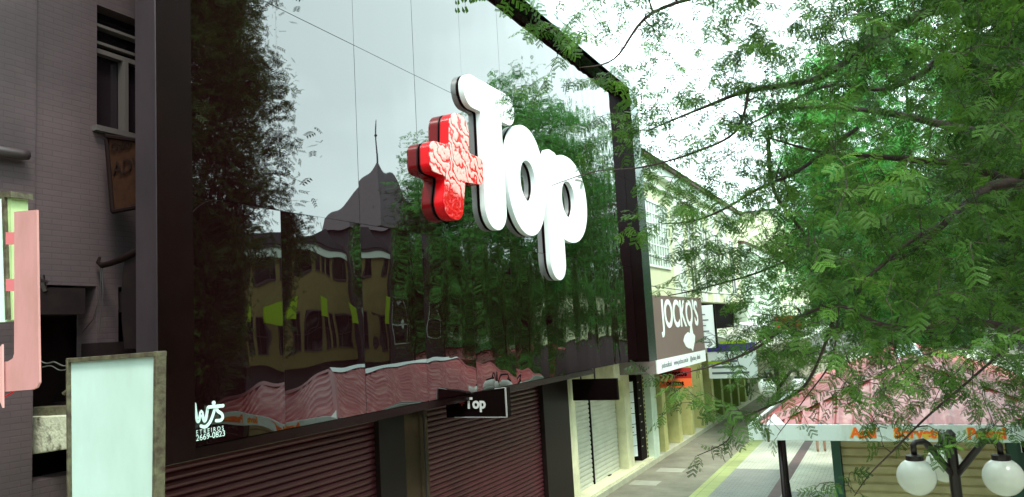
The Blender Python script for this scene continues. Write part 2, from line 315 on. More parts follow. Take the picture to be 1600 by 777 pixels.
# slab of the neighbour's marquee
mk=thing('marquee','mouldy pale concrete marquee slab stub between pink sign and white board','marquee',(-7,4.6,3.6))
A=[onY(-60,656,4.5),onY(125,649,4.5),onY(125,699,4.5),onY(-60,727,4.5)]
obj('slab',MB().prism(A,(0,.9,0)),M_slab,mk,bevel=.01)
B=[onY(-60,643,4.55),onY(125,636,4.55),onY(125,649,4.55),onY(-60,656,4.55)]
obj('flashing',MB().prism([p+Vector((0,.05,0.004)) for p in B],(0,.2,0)),M_rustframe,mk)
obj('beam',MB().prism([onY(x,y,4.9) for x,y in [(-60,634),(125,628),(125,636),(-60,643)]],(0,.15,0)),M_darkwood,mk)
tag(obj('rubble',MB().add([onY(8,655,4.55),onY(38,652,4.55),onY(24,632,4.7),onY(22,640,4.9)],[(0,1,2),(1,3,2),(3,0,2),(0,3,1)]),M_signwhite),'small white fragment lying on the mouldy marquee slab','rubble')
tag(obj('brace',MB().tube([onY(100,615,4.3),onY(152,576,4.3),onY(205,561,4.1)],.02,6),M_rustframe),'rusty diagonal strut reaching the top left corner of the white board','strut')
tag(obj('wire_tangle',MB().tube(smooth_pts([onY(x,y,4.35) for x,y in [(60,562),(72,568),(85,566),(100,572),(118,568)]]),.006,5).tube(smooth_pts([onY(x,y,4.35) for x,y in [(66,574),(80,572),(95,579),(115,574)]]),.005,5),mat('grey_wire',(.06,.06,.05),rough=.5)),'tangle of pale wires left of the white board top corner','wire')
tag(obj('awning_box',MB().prism([onY(x,y,4.8) for x,y in [(-60,757),(96,757),(100,800),(-60,800)]],(0,.5,0)),mat('dark_red_box',(.05,.006,.005),rough=.5)),'dark red box under the mouldy slab in the lower left corner','box')
obj2=tag(obj('shop_shutter',MB().box(-7.6,-7.5,1.5,4.9,0,3.5),M_dark),'unlit dark shopfront beneath the mouldy marquee slab','shopfront')
# white board sign
wsn=thing('sign_board','blank white rectangular sign board in a rusty green frame','sign',(-5.4,4.0,2.4))
c=[onY(x,y,4.0) for x,y in [(103,560),(245,549),(242,830),(105,834)]]
fr=MB()
def bar(a,b,w=.045,d=.09):
    a=Vector(a);b=Vector(b);t=(b-a).normalized(); nn=Vector((0,1,0)).cross(t)*w/2
    fr.prism([a-nn,b-nn,b+nn,a+nn],(0,d,0))
bar(c[0]+Vector((.0,0,-.02)),c[1]+Vector((0,0,-.02)),.036); bar(c[0]+Vector((.01,-.003,0)),c[3]+Vector((.01,-.003,0)),.02); bar(c[1]+Vector((-.016,-.004,0)),c[2]+Vector((-.016,-.004,0)),.032)
obj('frame',fr,M_rustframe,wsn,bevel=.004)
obj('panel',MB().prism([c[0]+Vector((.018,.03,-.03)),c[1]+Vector((-.03,.03,-.03)),c[2]+Vector((-.03,.03,0)),c[3]+Vector((.018,.03,0))],(0,.03,0)),M_board,wsn)
# pink sign strip & pale box at the left margin
pk=thing('channel_letter','large pink sheet metal letter with a rounded lower corner at the left edge','sign',(-4.1,2.5,4.2))
outl=[(22,331),(57,328),(61,598),(57,606),(50,609),(22,611),(0,613),(0,566),(12,565),(20,560),(22,552)]
obj('face',MB().prism([onY(x,y,2.5) for x,y in outl],(0,.012,0)),M_pink,pk)
obj('side_plate',MB().prism([onY(x,y,2.5)+Vector((0,-.01,0)) for x,y in [(9,538),(10,637),(0,612),(-8,560)]],(0,-.01,0)),mat('pink_metal_light',(.62,.33,.31),rough=.45),pk)
for y in (363,436): obj('clip',MB().prism([onY(a,b,2.52) for a,b in [(9,y),(23,y),(23,y+19),(9,y+19)]],(0,.02,0)),mat('pink_clip',(.60,.16,.17),rough=.5),pk)
lb=thing('light_box','narrow pale green box sign behind the pink letter','sign',(-4.2,2.7,4.6))
obj('frame',MB().prism([onY(a,b,2.72) for a,b in [(-30,308),(17,306),(20,500),(-30,505)]],(0,.10,0)),M_limebox,lb)
obj('cap',MB().prism([onY(a,b,2.70) for a,b in [(-30,300),(17,299),(17,308),(-30,309)]],(0,.13,0)),M_rustframe,lb)
obj('edge',MB().prism([onY(a,b,2.70) for a,b in [(2,308),(6,308),(12,500),(8,500)]],(0,.02,0)),M_rustframe,lb)
obj('diffuser',MB().prism([onY(a,b,2.70) for a,b in [(-30,312),(2,311),(6,503),(-30,505)]],(0,.02,0)),M_lightbox,lb)
tag(obj('cable',MB().tube([onY(x,y,2.6) for x,y in [(-10,625),(12,618),(30,606),(34,596)]],.004,5),M_red),'thin red wire below the pink letter','cable')
# ------------------------------------------------------------------ the black shopfront
sf=thing('shopfront_building','two-storey shop clad in mirror-gloss black panels inside a black box frame','building',(-7,12,0))
D=6.2; ZB=3.36; ZU=H+.643*D; ZL=H+.247*D; ZT=H+6.47; Y0=5.18; Y1=20.04
obj('backing',MB().box(-D-.06,-D-.03,Y0,Y1+.05,ZB+.01,ZT),M_back,sf)
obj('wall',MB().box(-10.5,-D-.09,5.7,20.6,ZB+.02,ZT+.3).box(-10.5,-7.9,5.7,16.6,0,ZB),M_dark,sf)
joints=[Y0]+[6.70+1.482*k for k in range(9)]+[Y1]
ZT=H+6.47
zs=[(ZB,ZL-.004,0),(ZL+.004,ZU-.004,1),(ZU+.004,ZT,2)]
pr=np.random.default_rng(11)
for i in range(len(joints)-1):
    ph=pr.uniform(0,6.28,8); tiltc=pr.normal(0,.0035)
    for (za,zb,row) in zs:
        ya,yb=joints[i]+.003,joints[i+1]-.003
        nu,nv=28,34; w=yb-ya; h=zb-za
        U,V=np.meshgrid(np.linspace(0,1,nu+1),np.linspace(0,1,nv+1)); yy=ya+U*w; zz=za+V*h
        A=[.0055,.0022,.0022][row]*(.7+.6*pr.random()); q1,q2,q3=pr.uniform(0,6.28,3)
        dx=A*np.sin(np.pi*U)*(.6+.5*np.sin(3.1*zz+ph[0]))
        lowamp=[1.0,.35,.3][row]
        dx+=lowamp*.0011*np.sin(2*np.pi*(yy/.62)+q1+1.3*np.sin(zz*1.7+ph[2]))*np.sin(np.pi*U)
        dx+=lowamp*.0016*np.sin(zz*4.2+ph[3])*np.cos(yy*1.1+ph[4])
        dx+=lowamp*.00035*np.sin(zz*11+q2)*np.sin(yy*9+q3)
        if row==0: dx+=.013*(.8+.5*pr.random())*np.sin(np.pi*U)*(1-np.exp(-(zz-ZB)/.75))
        dx+=tiltc*(U-.5)*w*.6+pr.normal(0,.0008)*(V-.5)*h
        if i>=7: dx+=.0006*np.sin(zz*14+yy*3+q3)+.0007*np.sin(yy*14+q1)
        P3=np.stack([np.full_like(yy,-D)+dx,yy,zz],-1).reshape(-1,3)
        fs=[(a,a+1,a+nu+2,a+nu+1) for r in range(nv) for a in range(r*(nu+1),r*(nu+1)+nu)]
        mb=MB(); mb.add(P3.tolist(),fs)
        obj('cladding_panel',mb,M_panel,sf,smooth=True)
XF=-5.90; ZIN=H+6.472
YR0,YR1=20.05,20.75; top2=ZIN+.37
obj('frame_top',MB().box(-D-.3,XF-.11,4.79,YR1,ZIN,top2),M_frame,sf,bevel=.006)
obj('frame_top_face',MB().prism([(XF+.012,4.79,ZIN+.002),(XF-.10,4.79,top2+.03),(XF-.14,4.79,top2+.03),(XF-.02,4.79,ZIN+.002)],(0,YR1-4.79,0)),M_facemetal,sf)
obj('jamb_face',MB().prism([(XF+.004,YR0+.0,3.30),(XF+.004,YR1+.03,3.30),(XF-.06,YR1+.05,3.30)],(0,0,ZIN-3.31)),M_facemetal,sf)
obj('frame_jamb',MB().box(-D-.3,XF,YR0,YR1,3.30,ZIN-.002),M_frame,sf,bevel=.006)
obj('frame_jamb',MB().box(-6.17,XF,4.80,5.195,3.30,ZIN-.002),M_frame,sf)
obj('jamb_face',MB().box(-6.172,XF-.003,4.785,4.798,3.30,ZIN-.004),M_steel,sf)
obj('soffit',MB().box(-7.9,-D-.01,5.0,16.65,3.24,3.35),M_frame,sf)
def slat_shutter(name,X,y0,y1,z0,z1,m,parent,pitch=.09,d=.022,horiz=True):
    mb=MB(); n=max(1,int((z1-z0)/pitch)); prof=[]
    for k in range(n):
        z=z0+(z1-z0)*k/n; p=(z1-z0)/n
        prof+= [(X-d,z),(X-d*.2,z+p*.18),(X,z+p*.5),(X-d*.2,z+p*.8)]
    prof.append((X-d,z1))
    vs=[]; 
    for x,z in prof: vs+=[(x,y0,z),(x,y1,z)]
    mb.add(vs,[(2*i,2*i+1,2*i+3,2*i+2) for i in range(len(prof)-1)])
    return obj(name,mb,m,parent)
slat_shutter('shutter',-6.92,5.2,9.55,0,3.12,M_shutdark,sf,.085,.03)
slat_shutter('shutter',-6.92,10.66,15.1,0,3.17,M_shutdark,sf,.085,.03)
obj('fascia',MB().box(-7.0,-6.86,5.2,10.2,3.12,3.238),mat('fascia_bronze',(.11,.075,.055),rough=.5),sf)
obj('column',MB().box(-7.2,-6.84,9.3,9.95,0,3.237),M_colblack,sf)
obj('pilaster',MB().box(-7.2,-6.86,9.952,10.64,0,3.24),M_pil,sf,bevel=.02)
obj('column',MB().box(-7.3,-6.84,15.15,16.55,0,3.236),M_colblack,sf)
tag(obj('cable',MB().tube([(-6.82,10.45,3.3),(-6.81,10.46,2.2),(-6.82,10.44,1.2),(-6.82,10.45,0.05)],.018,6),M_cable),'black cable running down the bronze pilaster','cable')
# WJS sticker in the lower left corner of the cladding
st=thing('signmaker_sticker','pale sign maker sticker WJS with phone number on the black cladding','sticker',(-6.18,5.7,3.5))
def stroke_contour(pts,r,n=6):
    # outline of a thick polyline as separate quads+discs is avoided: offset curve with round caps
    pts=[Vector(p).to_2d() for p in pts]; Lf=[];Rt=[]
    for i,p in enumerate(pts):
        t=(pts[min(i+1,len(pts)-1)]-pts[max(i-1,0)]).normalized(); nn=Vector((-t.y,t.x)); Lf.append(p+nn*r); Rt.append(p-nn*r)
    out=list(Rt)
    t=(pts[-1]-pts[-2]).normalized(); a0=math.atan2(-t.x,t.y)
    out+= [pts[-1]+Vector((math.cos(a0+math.pi*k/n),math.sin(a0+math.pi*k/n)))*r for k in range(1,n)]
    out+= Lf[::-1]
    t=(pts[0]-pts[1]).normalized(); a0=math.atan2(-t.x,t.y)
    out+= [pts[0]+Vector((math.cos(a0+math.pi*k/n),math.sin(a0+math.pi*k/n)))*r for k in range(1,n)]
    return [(v.x,v.y) for v in out]
M_stk=mat('sticker_white',(.55,.72,.68),rough=.5)
def wq(x,y): v=onX(x,y,-D); return (v.y,v.z)
K=[[(303,632),(306,655),(309,658),(313,643),(317,657),(320,655),(323,638)],
   [(312,666),(319,667),(326,660),(331,648),(334,637)],
   [(346,634.5),(338,636),(337.5,642),(344,647),(345.5,653),(342,657),(335.5,657.5)]]
for j,pl in enumerate(K): obj('logo',curve_mesh([stroke_contour([tuple(v) for v in smooth_pts([wq(a,b) for a,b in pl])],.017)],.003,0,FAC(-D+.012+.0035*j,0,0)),M_stk,st)
obj('logo',curve_mesh([stroke_contour([wq(323,636.5),wq(346,634)],.017)],.003,0,FAC(-D+.0225,0,0)),M_stk,st)
c_=wq(332.5,630); obj('logo',curve_mesh([sell(c_[0],c_[1],.023,.023,n=16)],.003,0,FAC(-D+.012,0,0)),M_stk,st)
e_=wq(348,671.8); obj('lettering',fit_text('L E T R E I R O S',.385,.042,FAC(-D+.012,e_[0]-.385,e_[1]),.002),M_stk,st)
e_=wq(350,681); obj('lettering',fit_text('(51)2669-0823',.50,.056,FAC(-D+.012,e_[0]-.50,e_[1]),.002),M_stk,st)
# ------------------------------------------------------------------ big lettering
sg=thing('facade_sign','large raised sign with a red plus and white letters reading Top','sign',(-6.1,12.5,5.2))
def letter(name,cont,xback,xmid,xfront,mface,mside,mback,label):
    z0=H; K_=1.0376; cont=[[(a*K_,b*K_) for a,b in c] for c in cont]
    o=obj(name,curve_mesh(cont,.02,.006,FAC(xfront-.02,0,z0)),mface,sg)
    obj('return',curve_mesh(cont,xfront-.021-xmid,0,FAC(xmid,0,z0)),mside,o)
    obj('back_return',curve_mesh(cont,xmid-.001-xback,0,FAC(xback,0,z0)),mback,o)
    o['label']=label; return o
T=fillet([(10.57,4.25),(10.57,3.69),(11.12,3.69),(11.10,1.72),(11.90,1.72),(11.88,3.69),(12.43,3.69),(12.43,4.25)],[.27,.27,.04,.38,.38,.04,.27,.27])
letter('letter',[T],-6.185,-6.17,-6.07,M_white,M_whiteside,M_darkret,'white capital T')
O_=sell(12.83,2.78,.83,1.04,2.15); Oi=sell(12.87,2.77,.33,.39,2.1,n=36)[::-1]
letter('letter',[O_,Oi],-6.185,-6.17,-6.07,M_white,M_whiteside,M_darkret,'white letter o')
bowl=sell(14.86,2.69,1.08,.92,2.15,n=36,t0=R_(118),t1=R_(-118),closed=False)
pc=fillet([(13.70,.96),(13.70,3.61),(14.38,3.61),(14.46,3.45)],[.36,.3,.1,0])
pc=pc[:]+bowl+fillet([(14.50,1.9),(14.50,.96),(13.70,.96)],[.0,.36,0])[:-1]
pc=fillet([(13.70,.96),(13.70,3.61),(14.40,3.61)],[.36,.33,.12])[0:0]
# build p outline explicitly
def arc(cx,cz,r,a0,a1,n=8): return [(cx+r*math.cos(R_(a0+(a1-a0)*k/n)),cz+r*math.sin(R_(a0+(a1-a0)*k/n))) for k in range(n+1)]
pc=arc(14.10,1.35,.39,270,180)+arc(13.99,3.31,.28,180,90)+[(14.25,3.57),(14.42,3.48)]+bowl+[(14.49,1.80)]+arc(14.12,1.33,.37,0,-85)
pi_=sell(14.86,2.68,.36,.385,2.1,n=36)[::-1]
letter('letter',[pc,pi_],-6.185,-6.17,-6.07,M_white,M_whiteside,M_darkret,'white letter p')
cr_=fillet([(9.32,2.38),(9.34,2.84),(9.90,2.86),(9.96,3.42),(10.56,3.44),(10.50,2.86),(10.98,2.84),(10.95,2.40),(10.34,2.36),(10.20,1.72),(9.58,1.74),(9.76,2.36)],[.12,.16,.06,.24,.24,.05,.14,.14,.05,.24,.24,.05])
letter('plus_symbol',[cr_],-6.185,-6.165,-5.995,M_film,M_red,M_darkred,'red plus with wrinkled film on its face')
# blade signs under the marquee
bs=thing('blade_sign','small black hanging blade sign with white Top and a red plus','sign',(-5.7,10.2,3.1))
YS=10.9
obj('panel',MB().prism([(x,YS,H+z) for x,z in [(-6.66,-1.325),(-5.55,-1.325),(-5.55,-.87),(-6.12,-.93),(-6.16,-.96),(-6.66,-.96)]],(0,.14,0)),M_textblk,bs)
mt_=mat('pale_trim',(.5,.5,.5),rough=.3,metal=.6)
obj('trim',MB().box(-6.5,-5.55,YS-.03,YS-.001,H-1.33,H-1.318),mt_,bs); obj('trim',MB().box(-5.56,-5.545,YS-.032,YS-.001,H-1.317,H-.871),mt_,bs); obj('trim',MB().tube([(-5.75,YS-.01,H-.885),(-5.56,YS-.01,H-.868)],.006,5),mt_,bs)
p0=onY(727,638,YS); obj('lettering',fit_text('Top',.38,.165,FRO(p0.x,YS-.008,p0.z),.006,bold=.035),mat('sign_letter_grey',(.42,.42,.42),rough=.5),bs)
p0=onY(722,630,YS); obj('plus_symbol',MB().add([(p0.x+a,YS-.006,p0.z+b) for a,b in [(-.045,-.015),(-.015,-.015),(-.015,-.045),(.015,-.045),(.015,-.015),(.045,-.015),(.045,.015),(.015,.015),(.015,.045),(-.015,.045),(-.015,.015),(-.045,.015)]],[tuple(range(12))]),mat('dim_red',(.16,.004,.004)),bs)
obj('bracket',MB().tube([(-6.4,YS+.07,H-.97),(-6.4,YS+.07,3.26)],.015,6),M_black,bs)
bk=thing('blade_sign','plain black rectangular hanging sign before the pale green shutter','sign',(-6.3,17,2.8))
obj('panel',MB().box(-6.91,-5.80,17,17.1,H-1.69,H-1.2),M_textblk,bk,bevel=.006)
for x in (-6.7,-6.35): obj('bracket',MB().tube([(x,17.05,H-1.2),(x,17.05,3.4)],.02,6),M_black,bk)
# ------------------------------------------------------------------ shop next door with the taupe sign
nb=thing('shop_building','pale mint two-storey building behind the black shopfront with tall windows','building',(-8,28,0))
YB0,YB1=20.7,43.0
obj('wall',MB().box(-12,-7.2,YB0+.2,YB1,5.1,9.9),M_paleyel,nb)
obj('roof',MB().box(-12,-6.85,YB0+.2,YB1+.1,9.9,10.02),M_rooftile,nb)
obj('cornice',MB().box(-7.2,-6.98,YB0+.2,YB1,9.55,9.9).box(-7.2,-7.08,YB0+.2,YB1,9.1,9.2),M_trim,nb)
rf=MB(); rf.prism([(-12,YB0+.2,10.03),(-6.8,YB0+.2,10.03),(-12,YB0+.2,11.2)],(0,YB1-YB0,0)); obj('roof',rf,M_rooftile,nb)
def window(parent,X,y0,y1,z0,z1,sgn=1,mf=M_trim,bars=3,mp_=M_glassdark,horiz=1):
    f=MB(); w=.07
    a,b=(X,X+.05*sgn)
    f.box(a,b,y0-w,y0,z0-w,z1+w).box(a,b,y1,y1+w,z0-w,z1+w).box(a,b,y0,y1,z1,z1+w).box(a,b,y0,y1,z0-w,z0)
    for k in range(1,bars): yy=y0+(y1-y0)*k/bars; f.box(X+.012*sgn,X+.035*sgn,yy-.02,yy+.02,z0,z1)
    for k in range(1,horiz+1): zz=z0+(z1-z0)*k/(horiz+1); f.box(X+.013*sgn,X+.032*sgn,y0,y1,zz-.02,zz+.02)
    o=obj('window',f,mf,parent); obj('pane',MB().box(X+.002*sgn,X+.010*sgn,y0,y1,z0,z1),mp_,o); return o
M_paleglass=mat('pale_glass',(.28,.34,.30),rough=.15)
window(nb,-7.2,24.6,28.0,6.3,8.5,bars=10,horiz=5,mp_=M_paleglass)
for k in range(3):
    y=31.2+k*2.6; window(nb,-7.2,y,y+1.1,5.6,8.3,bars=2,horiz=2,mp_=mat('olive_glass',(.13,.14,.06),rough=.2))
    obj('pilaster',MB().box(-7.2,-7.02,y+1.5,y+2.1,5.1,9.1),M_trim,nb)
obj('pilaster',MB().box(-7.2,-6.98,28.6,29.6,5.1,9.1),M_trim,nb)
window(nb,-7.2,40.0,41.2,5.6,8.3,bars=2,horiz=2,mp_=M_glassdark)
# ground floor
obj('column',MB().box(-7.7,-7.0,16.62,17.35,.14,3.3),M_col,nb,bevel=.01)
slat_shutter('shutter',-7.45,17.35,19.4,.16,2.75,M_shutlight,nb,.115,.03)
slat_shutter('shutter',-7.45,19.46,21.55,.16,2.75,M_shutlight,nb,.115,.03)
obj('shutter_rail',MB().box(-7.5,-7.42,19.4,19.46,.15,2.75).box(-7.46,-7.40,20.5,20.7,.15,.22),M_textblk,nb)
obj('lintel',MB().box(-7.75,-7.1,17.35,21.6,2.75,3.3),M_col,nb)
obj('column',MB().box(-7.9,-7.18,21.6,22.15,.14,2.9),M_col,nb,bevel=.012)
obj('doorway',MB().box(-8.2,-7.75,22.15,24.3,.1,2.9),mat('maroon_dark',(.045,.018,.015),rough=.6),nb)
obj('column',MB().box(-7.75,-7.2,22.95,23.5,.14,2.9),M_darkwood,nb)
for k in range(9):
    z=.6+k*.24
    for m_ in (MB().box(-7.199,-7.194,23.0+.1*(k%2),23.12+.1*(k%2),z,z+.03),MB().box(-7.6,-7.5,22.944,22.949,z+.1,z+.13)): obj('stud',m_,mat('stud_pale',(.4,.38,.28),rough=.5),nb)
for k in range(22): obj('mosaic_tile',MB().box(-7.199,-7.19,23.53,23.60,.2+k*.12,.27+k*.12),M_darkwood,nb)
obj('column',MB().box(-7.75,-7.2,23.5,23.64,.14,2.9),M_yel,nb)
obj('column',MB().box(-7.75,-7.0,23.66,24.25,.14,2.9),M_teal,nb,bevel=.012)
obj('base_block',MB().box(-7.6,-7.04,16.6,24.2,.141,.2),M_col,nb)
ps=thing('poster_board','narrow white door panel with seven printed notices beside the dark column','poster',(-7.5,22.4,.3))
pa=(-7.72,22.2); pb=(-7.30,22.85)
def pq(t,z): return Vector((pa[0]+(pb[0]-pa[0])*t,pa[1]+(pb[1]-pa[1])*t,z))
obj('frame',MB().prism([pq(-.02,.28),pq(1.04,.28),pq(1.04,2.62),pq(-.02,2.62)],(-.03,.02,0)),M_textblk,ps)
for k in range(7):
    z=.36+k*.32
    o=obj('notice',MB().prism([pq(.03,z)+Vector((.02,-.013,0)),pq(.98,z)+Vector((.02,-.013,0)),pq(.98,z+.30)+Vector((.02,-.013,0)),pq(.03,z+.30)+Vector((.02,-.013,0))],(-.01,.007,0)),M_signwhite,ps)
    t=MB()
    for r in range(3):
        zz=z+.06+r*.075; a=.12+random.random()*.2; b=.6+random.random()*.3
        t.prism([pq(a,zz)+Vector((.024,-.016,0)),pq(b,zz)+Vector((.024,-.016,0)),pq(b,zz+.03)+Vector((.024,-.016,0)),pq(a,zz+.03)+Vector((.024,-.016,0))],(-.002,.001,0))
    obj('print',t,mat('plum_ink',(.10,.05,.10)) if k!=5 else M_textblk,o)
# fins
fy=24.9
fins=[]
for k in range(9):
    y=25.0+k*1.9
    fins.append(obj('fin',MB().box(-7.75,-7.03,y,y+.42,.141,2.85),M_yel if k<5 else mat('green_fin',(.22,.30,.06),rough=.6,var=.2),nb,bevel=.01))
    slat_shutter('shutter',-7.5,y+.42,y+1.9,.145,2.8,mat('olive_shutter',(.16,.15,.07),rough=.5),nb,.14,.03)
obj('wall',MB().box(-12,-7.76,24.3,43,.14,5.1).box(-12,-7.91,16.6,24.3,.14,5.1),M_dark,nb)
# marquee with taupe sign
jk=thing('marquee_sign','wide taupe shop sign with white lettering, a fish and a white strip below','sign',(-6.5,24,2.9))
jz0,jz1,jm=H-1.40,H+.80,H-1.02
jy0,jy1=21.1,27.3
obj('marquee_box',MB().box(-7.9,-6.03,jy0,jy1,jz0,jz1),M_greyside,jk)
obj('panel',MB().box(-6.03,-6.0,jy0+.002,jy1,jm,jz1),M_brown,jk)
obj('strip',MB().box(-6.03,-5.998,jy0+.001,jy1,jz0-.002,jm),M_signwhite,jk)
obj('lettering',fit_text("JOCKO'S",4.75,.80,FAC(-5.998,jy0+.75,onX(1045,511,-6).z),.006,bold=.02),M_signwhite,jk)
fish=[(24.35,-.62),(24.6,-.45),(25.0,-.36),(25.3,-.40),(25.45,-.15),(25.62,.12),(25.66,-.25),(25.72,-.42),(25.98,-.5),(25.85,-.72),(25.72,-.80),(25.55,-.95),(25.5,-1.0),(25.30,-.90),(24.95,-.88),(24.6,-.80)]
fish=[(a-.05,b+.02) for a,b in fish]
obj('fish_emblem',curve_mesh([fillet(fish,.03,3)],.006,0,FAC(-5.998,0,H)),M_signwhite,jk)
obj('lettering',text_mesh('jockosoficial    www.jockos.com.br    @jockos_oficial',.22,FAC(-5.996,jy0+.45,jz0+.13),.004,sx=1.02),M_textgrey,jk)
ws2=thing('vertical_sign','tall narrow white sign standing right of the taupe sign','sign',(-6,28.2,3))
obj('panel',MB().box(-6.35,-5.75,28.0,28.12,H-.98,H+.55),M_signwhite,ws2); obj('rim',MB().box(-5.75,-5.70,27.98,28.14,H-1.0,H+.57),M_textblk,ws2)
tt=MB()
for k in range(6): obj('print',MB().box(-6.25,-5.95-.1*(k%2),27.992,27.998,H-.8+k*.2,H-.76+k*.2),M_textgrey,ws2)
ob=thing('hanging_board','orange and red board with black words hanging below the taupe sign','sign',(-5.9,23.9,2.4))
a=onY(1040,600,23.9); b=onY(1090,577,23.9)
obj('panel',MB().box(-6.75,-5.75,23.9,23.96,H-2.02,H-1.74),M_orange,ob); obj('panel',MB().box(-6.75,-5.75,23.9,23.961,H-1.739,H-1.42),M_textred,ob)
obj('lettering',text_mesh('alimentos',.25,FRO(-6.7,23.895,H-1.66),.004,bold=.008,sx=.85),M_textblk,ob); obj('lettering',text_mesh('e outros',.24,FRO(-6.7,23.895,H-1.95),.004,bold=.008,sx=.85),M_textblk,ob)
bn=thing('banner','white and purple printed banner hanging across the arcade beyond the taupe sign','banner',(-5.5,30,2.5))
bx0,bx1=onY(1106,560,30).x,onY(1182,560,30).x; bzt,bzb=onY(1106,538,30).z,onY(1106,592,30).z
obj('cloth',MB().box(bx0,bx1,30,30.03,bzb,bzt),M_signwhite,bn)
obj('header',MB().box(bx0,bx1,29.985,29.998,bzt-.3,bzt),M_purple,bn)
obj('stripe',MB().box(bx0+.5,bx1-.3,29.98,29.99,bzt-.02,bzt+.1).box(bx0,bx0+.8,29.975,29.984,bzt-.75,bzt-.66),M_lime,bn)
obj('lettering',text_mesh('Moda & Cia',.28,FRO(bx0+.1,29.995,bzt-.62),.004,bold=.01),M_purple,bn) if False else None
tt=MB()
for k in range(3): obj('print',MB().box(bx0+.12,bx1-.3-.2*k,29.99,29.996,bzb+.16+k*.22,bzb+.24+k*.22),M_textgrey,bn)
# farther buildings on the left side
def building(name,label,X0,X1,y0,y1,h,m,nwin,floors,roofm,sgn,wz=3.6,winw=1.1,winh=1.7,marq=None,glass=M_glassdark,mf=M_trim,ground=None,gz=3.0):
    t=thing(name,label,'building',((X0+X1)/2,(y0+y1)/2,0)); Xf=X1 if sgn>0 else X0
    lo,hi=(X0,X1)
    if ground is not None:
        obj('wall',MB().box(lo,hi,y0,y1,gz,h),m,t); obj('ground_floor',MB().box(lo+.3*(sgn<0),hi-.3*(sgn>0),y0,y1,0,gz),ground,t)
    else: obj('wall',MB().box(lo,hi,y0,y1,0,h),m,t)
    obj('roof',MB().box(lo-.2,hi+.2,y0-.1,y1+.1,h,h+.15),roofm,t)
    obj('cornice',MB().box(*((Xf,Xf+.15*sgn) if sgn>0 else (Xf-.15,Xf)),y0,y1,h-.35,h-.001),M_trim,t)
    for f in range(floors):
        for k in range(nwin):
            yc=y0+(y1-y0)*(k+.5)/nwin; z=wz+f*3.2
            window(t,Xf,yc-winw/2,yc+winw/2,z,z+winh,sgn=sgn,mf=mf,bars=2,horiz=1,mp_=glass)
    if marq: obj('marquee',MB().box(*((Xf,Xf+marq) if sgn>0 else (Xf-marq,Xf)),y0+.1,y1-.1,gz-.15,gz+.15),M_trim,t)
    return t
building('corner_building','pale mint building with a beige marquee past the tall-window building','',0,0,0,0,0,0,0,0,0) if False else None
building('corner_building','pale mint building with a marquee past the building with tall windows',-14,-7.1,43.3,58,8.4,M_mint,5,1,M_rooftile,1,marq=2.0,ground=mat('olive_ground',(.22,.23,.12),rough=.7,var=.4,vscale=1.5),glass=M_paleglass)
building('corner_building','far cream three-storey building at the end of the left side',-14,-7.1,58.3,80,12,M_paleyel,7,2,M_slate,1,marq=1.6,ground=MATS['olive_ground'])
eb=building('end_building','grey building closing the far end of the street',-16,12,92,100,12,mat('grey_wall',(.20,.21,.19),rough=.8,var=.2),1,0,M_slate,1)
for fl in range(3):
    for k in range(9):
        w_=obj('window',MB().box(-14.6+k*2.9,-13.0+k*2.9,91.9,92.02,2.2+fl*3.2,4.2+fl*3.2),M_trim,eb); obj('pane',MB().box(-14.5+k*2.9,-13.1+k*2.9,91.88,91.895,2.3+fl*3.2,4.1+fl*3.2),M_glassdark,w_)
rsn=tag(obj('hanging_sign',MB().box(-5.3,-3.9,40,40.1,3.6,4.3),mat('bright_red_sign',(.55,.02,.02),rough=.5)),'small red hanging sign far down the left arcade','sign')
aw=MB(); aw.prism([(-7.2,31.2,3.9),(-4.6,31.2,3.15),(-4.6,31.2,3.05),(-7.2,31.2,3.0)],(0,8,0))
tag(obj('awning',aw,mat('beige_awning',(.42,.42,.33),rough=.6,var=.2)),'beige sloping awning over the shops beyond the banner','awning')
aw=MB(); aw.prism([(-7.2,39.8,4.1),(-3.9,39.8,3.35),(-3.9,39.8,3.25),(-7.2,39.8,3.2)],(0,9,0))
tag(obj('awning',aw,mat('white_awning',(.72,.76,.72),rough=.5)),'white sloping awning farther down the left arcade','awning')
# ------------------------------------------------------------------ opposite side (seen in the mirror panels)
def rY(px,py,X):   # point of plane x=X seen mirrored in the cladding
    d=ray(px,py); Xv=-2*D-X; t=Xv/d.x; return d.y*t,H+d.z*t
XO=10.3
ya,za=rY(440,330,XO); yb,zb=rY(640,330,XO)
oc=building('ochre_building','ochre yellow two-storey building across the street, mirrored in the black cladding',XO,20,ya-2,yb,8.3,M_ochre,7,2,M_slate,-1,wz=3.9,winw=1.0,winh=1.6,ground=M_purpwall,gz=3.2,mf=M_purpwall)
yt,zt=rY(620,272,XO); ys,zsp=rY(618,205,XO)
tw=thing('corner_tower','mauve corner tower with dark pyramid roof and finial, mirrored in the black cladding','tower',(XO+2,yt,0))
obj('wall',MB().box(XO-.6,XO+3.4,yt-2,yt+2,0,zt-3),M_purpwall,tw)
rt=MB(); rt.add([(XO-1,yt-2.5,zt-3),(XO+3.8,yt-2.5,zt-3),(XO+3.8,yt+2.5,zt-3),(XO-1,yt+2.5,zt-3),(XO+.9,yt,zt+.8)],[(0,3,2,1),(0,1,4),(1,2,4),(2,3,4),(3,0,4)])
obj('roof',rt,M_slate,tw); obj('finial',MB().tube([(XO+.9,yt,zt),(XO+.9,yt,zsp+.2),(XO+.9,yt,zsp+.8)],[.09,.05,.01],8).lathe((XO+.9,yt,zsp-.1),[(.02,-.15),(.14,0),(.02,.15)],10),M_slate,tw)
for z in (4.2,7.4): window(tw,XO-.6,yt-.8,yt+.8,z,z+1.9,sgn=-1,mf=M_trim,bars=2)
gy0,gz_=rY(450,300,XO)
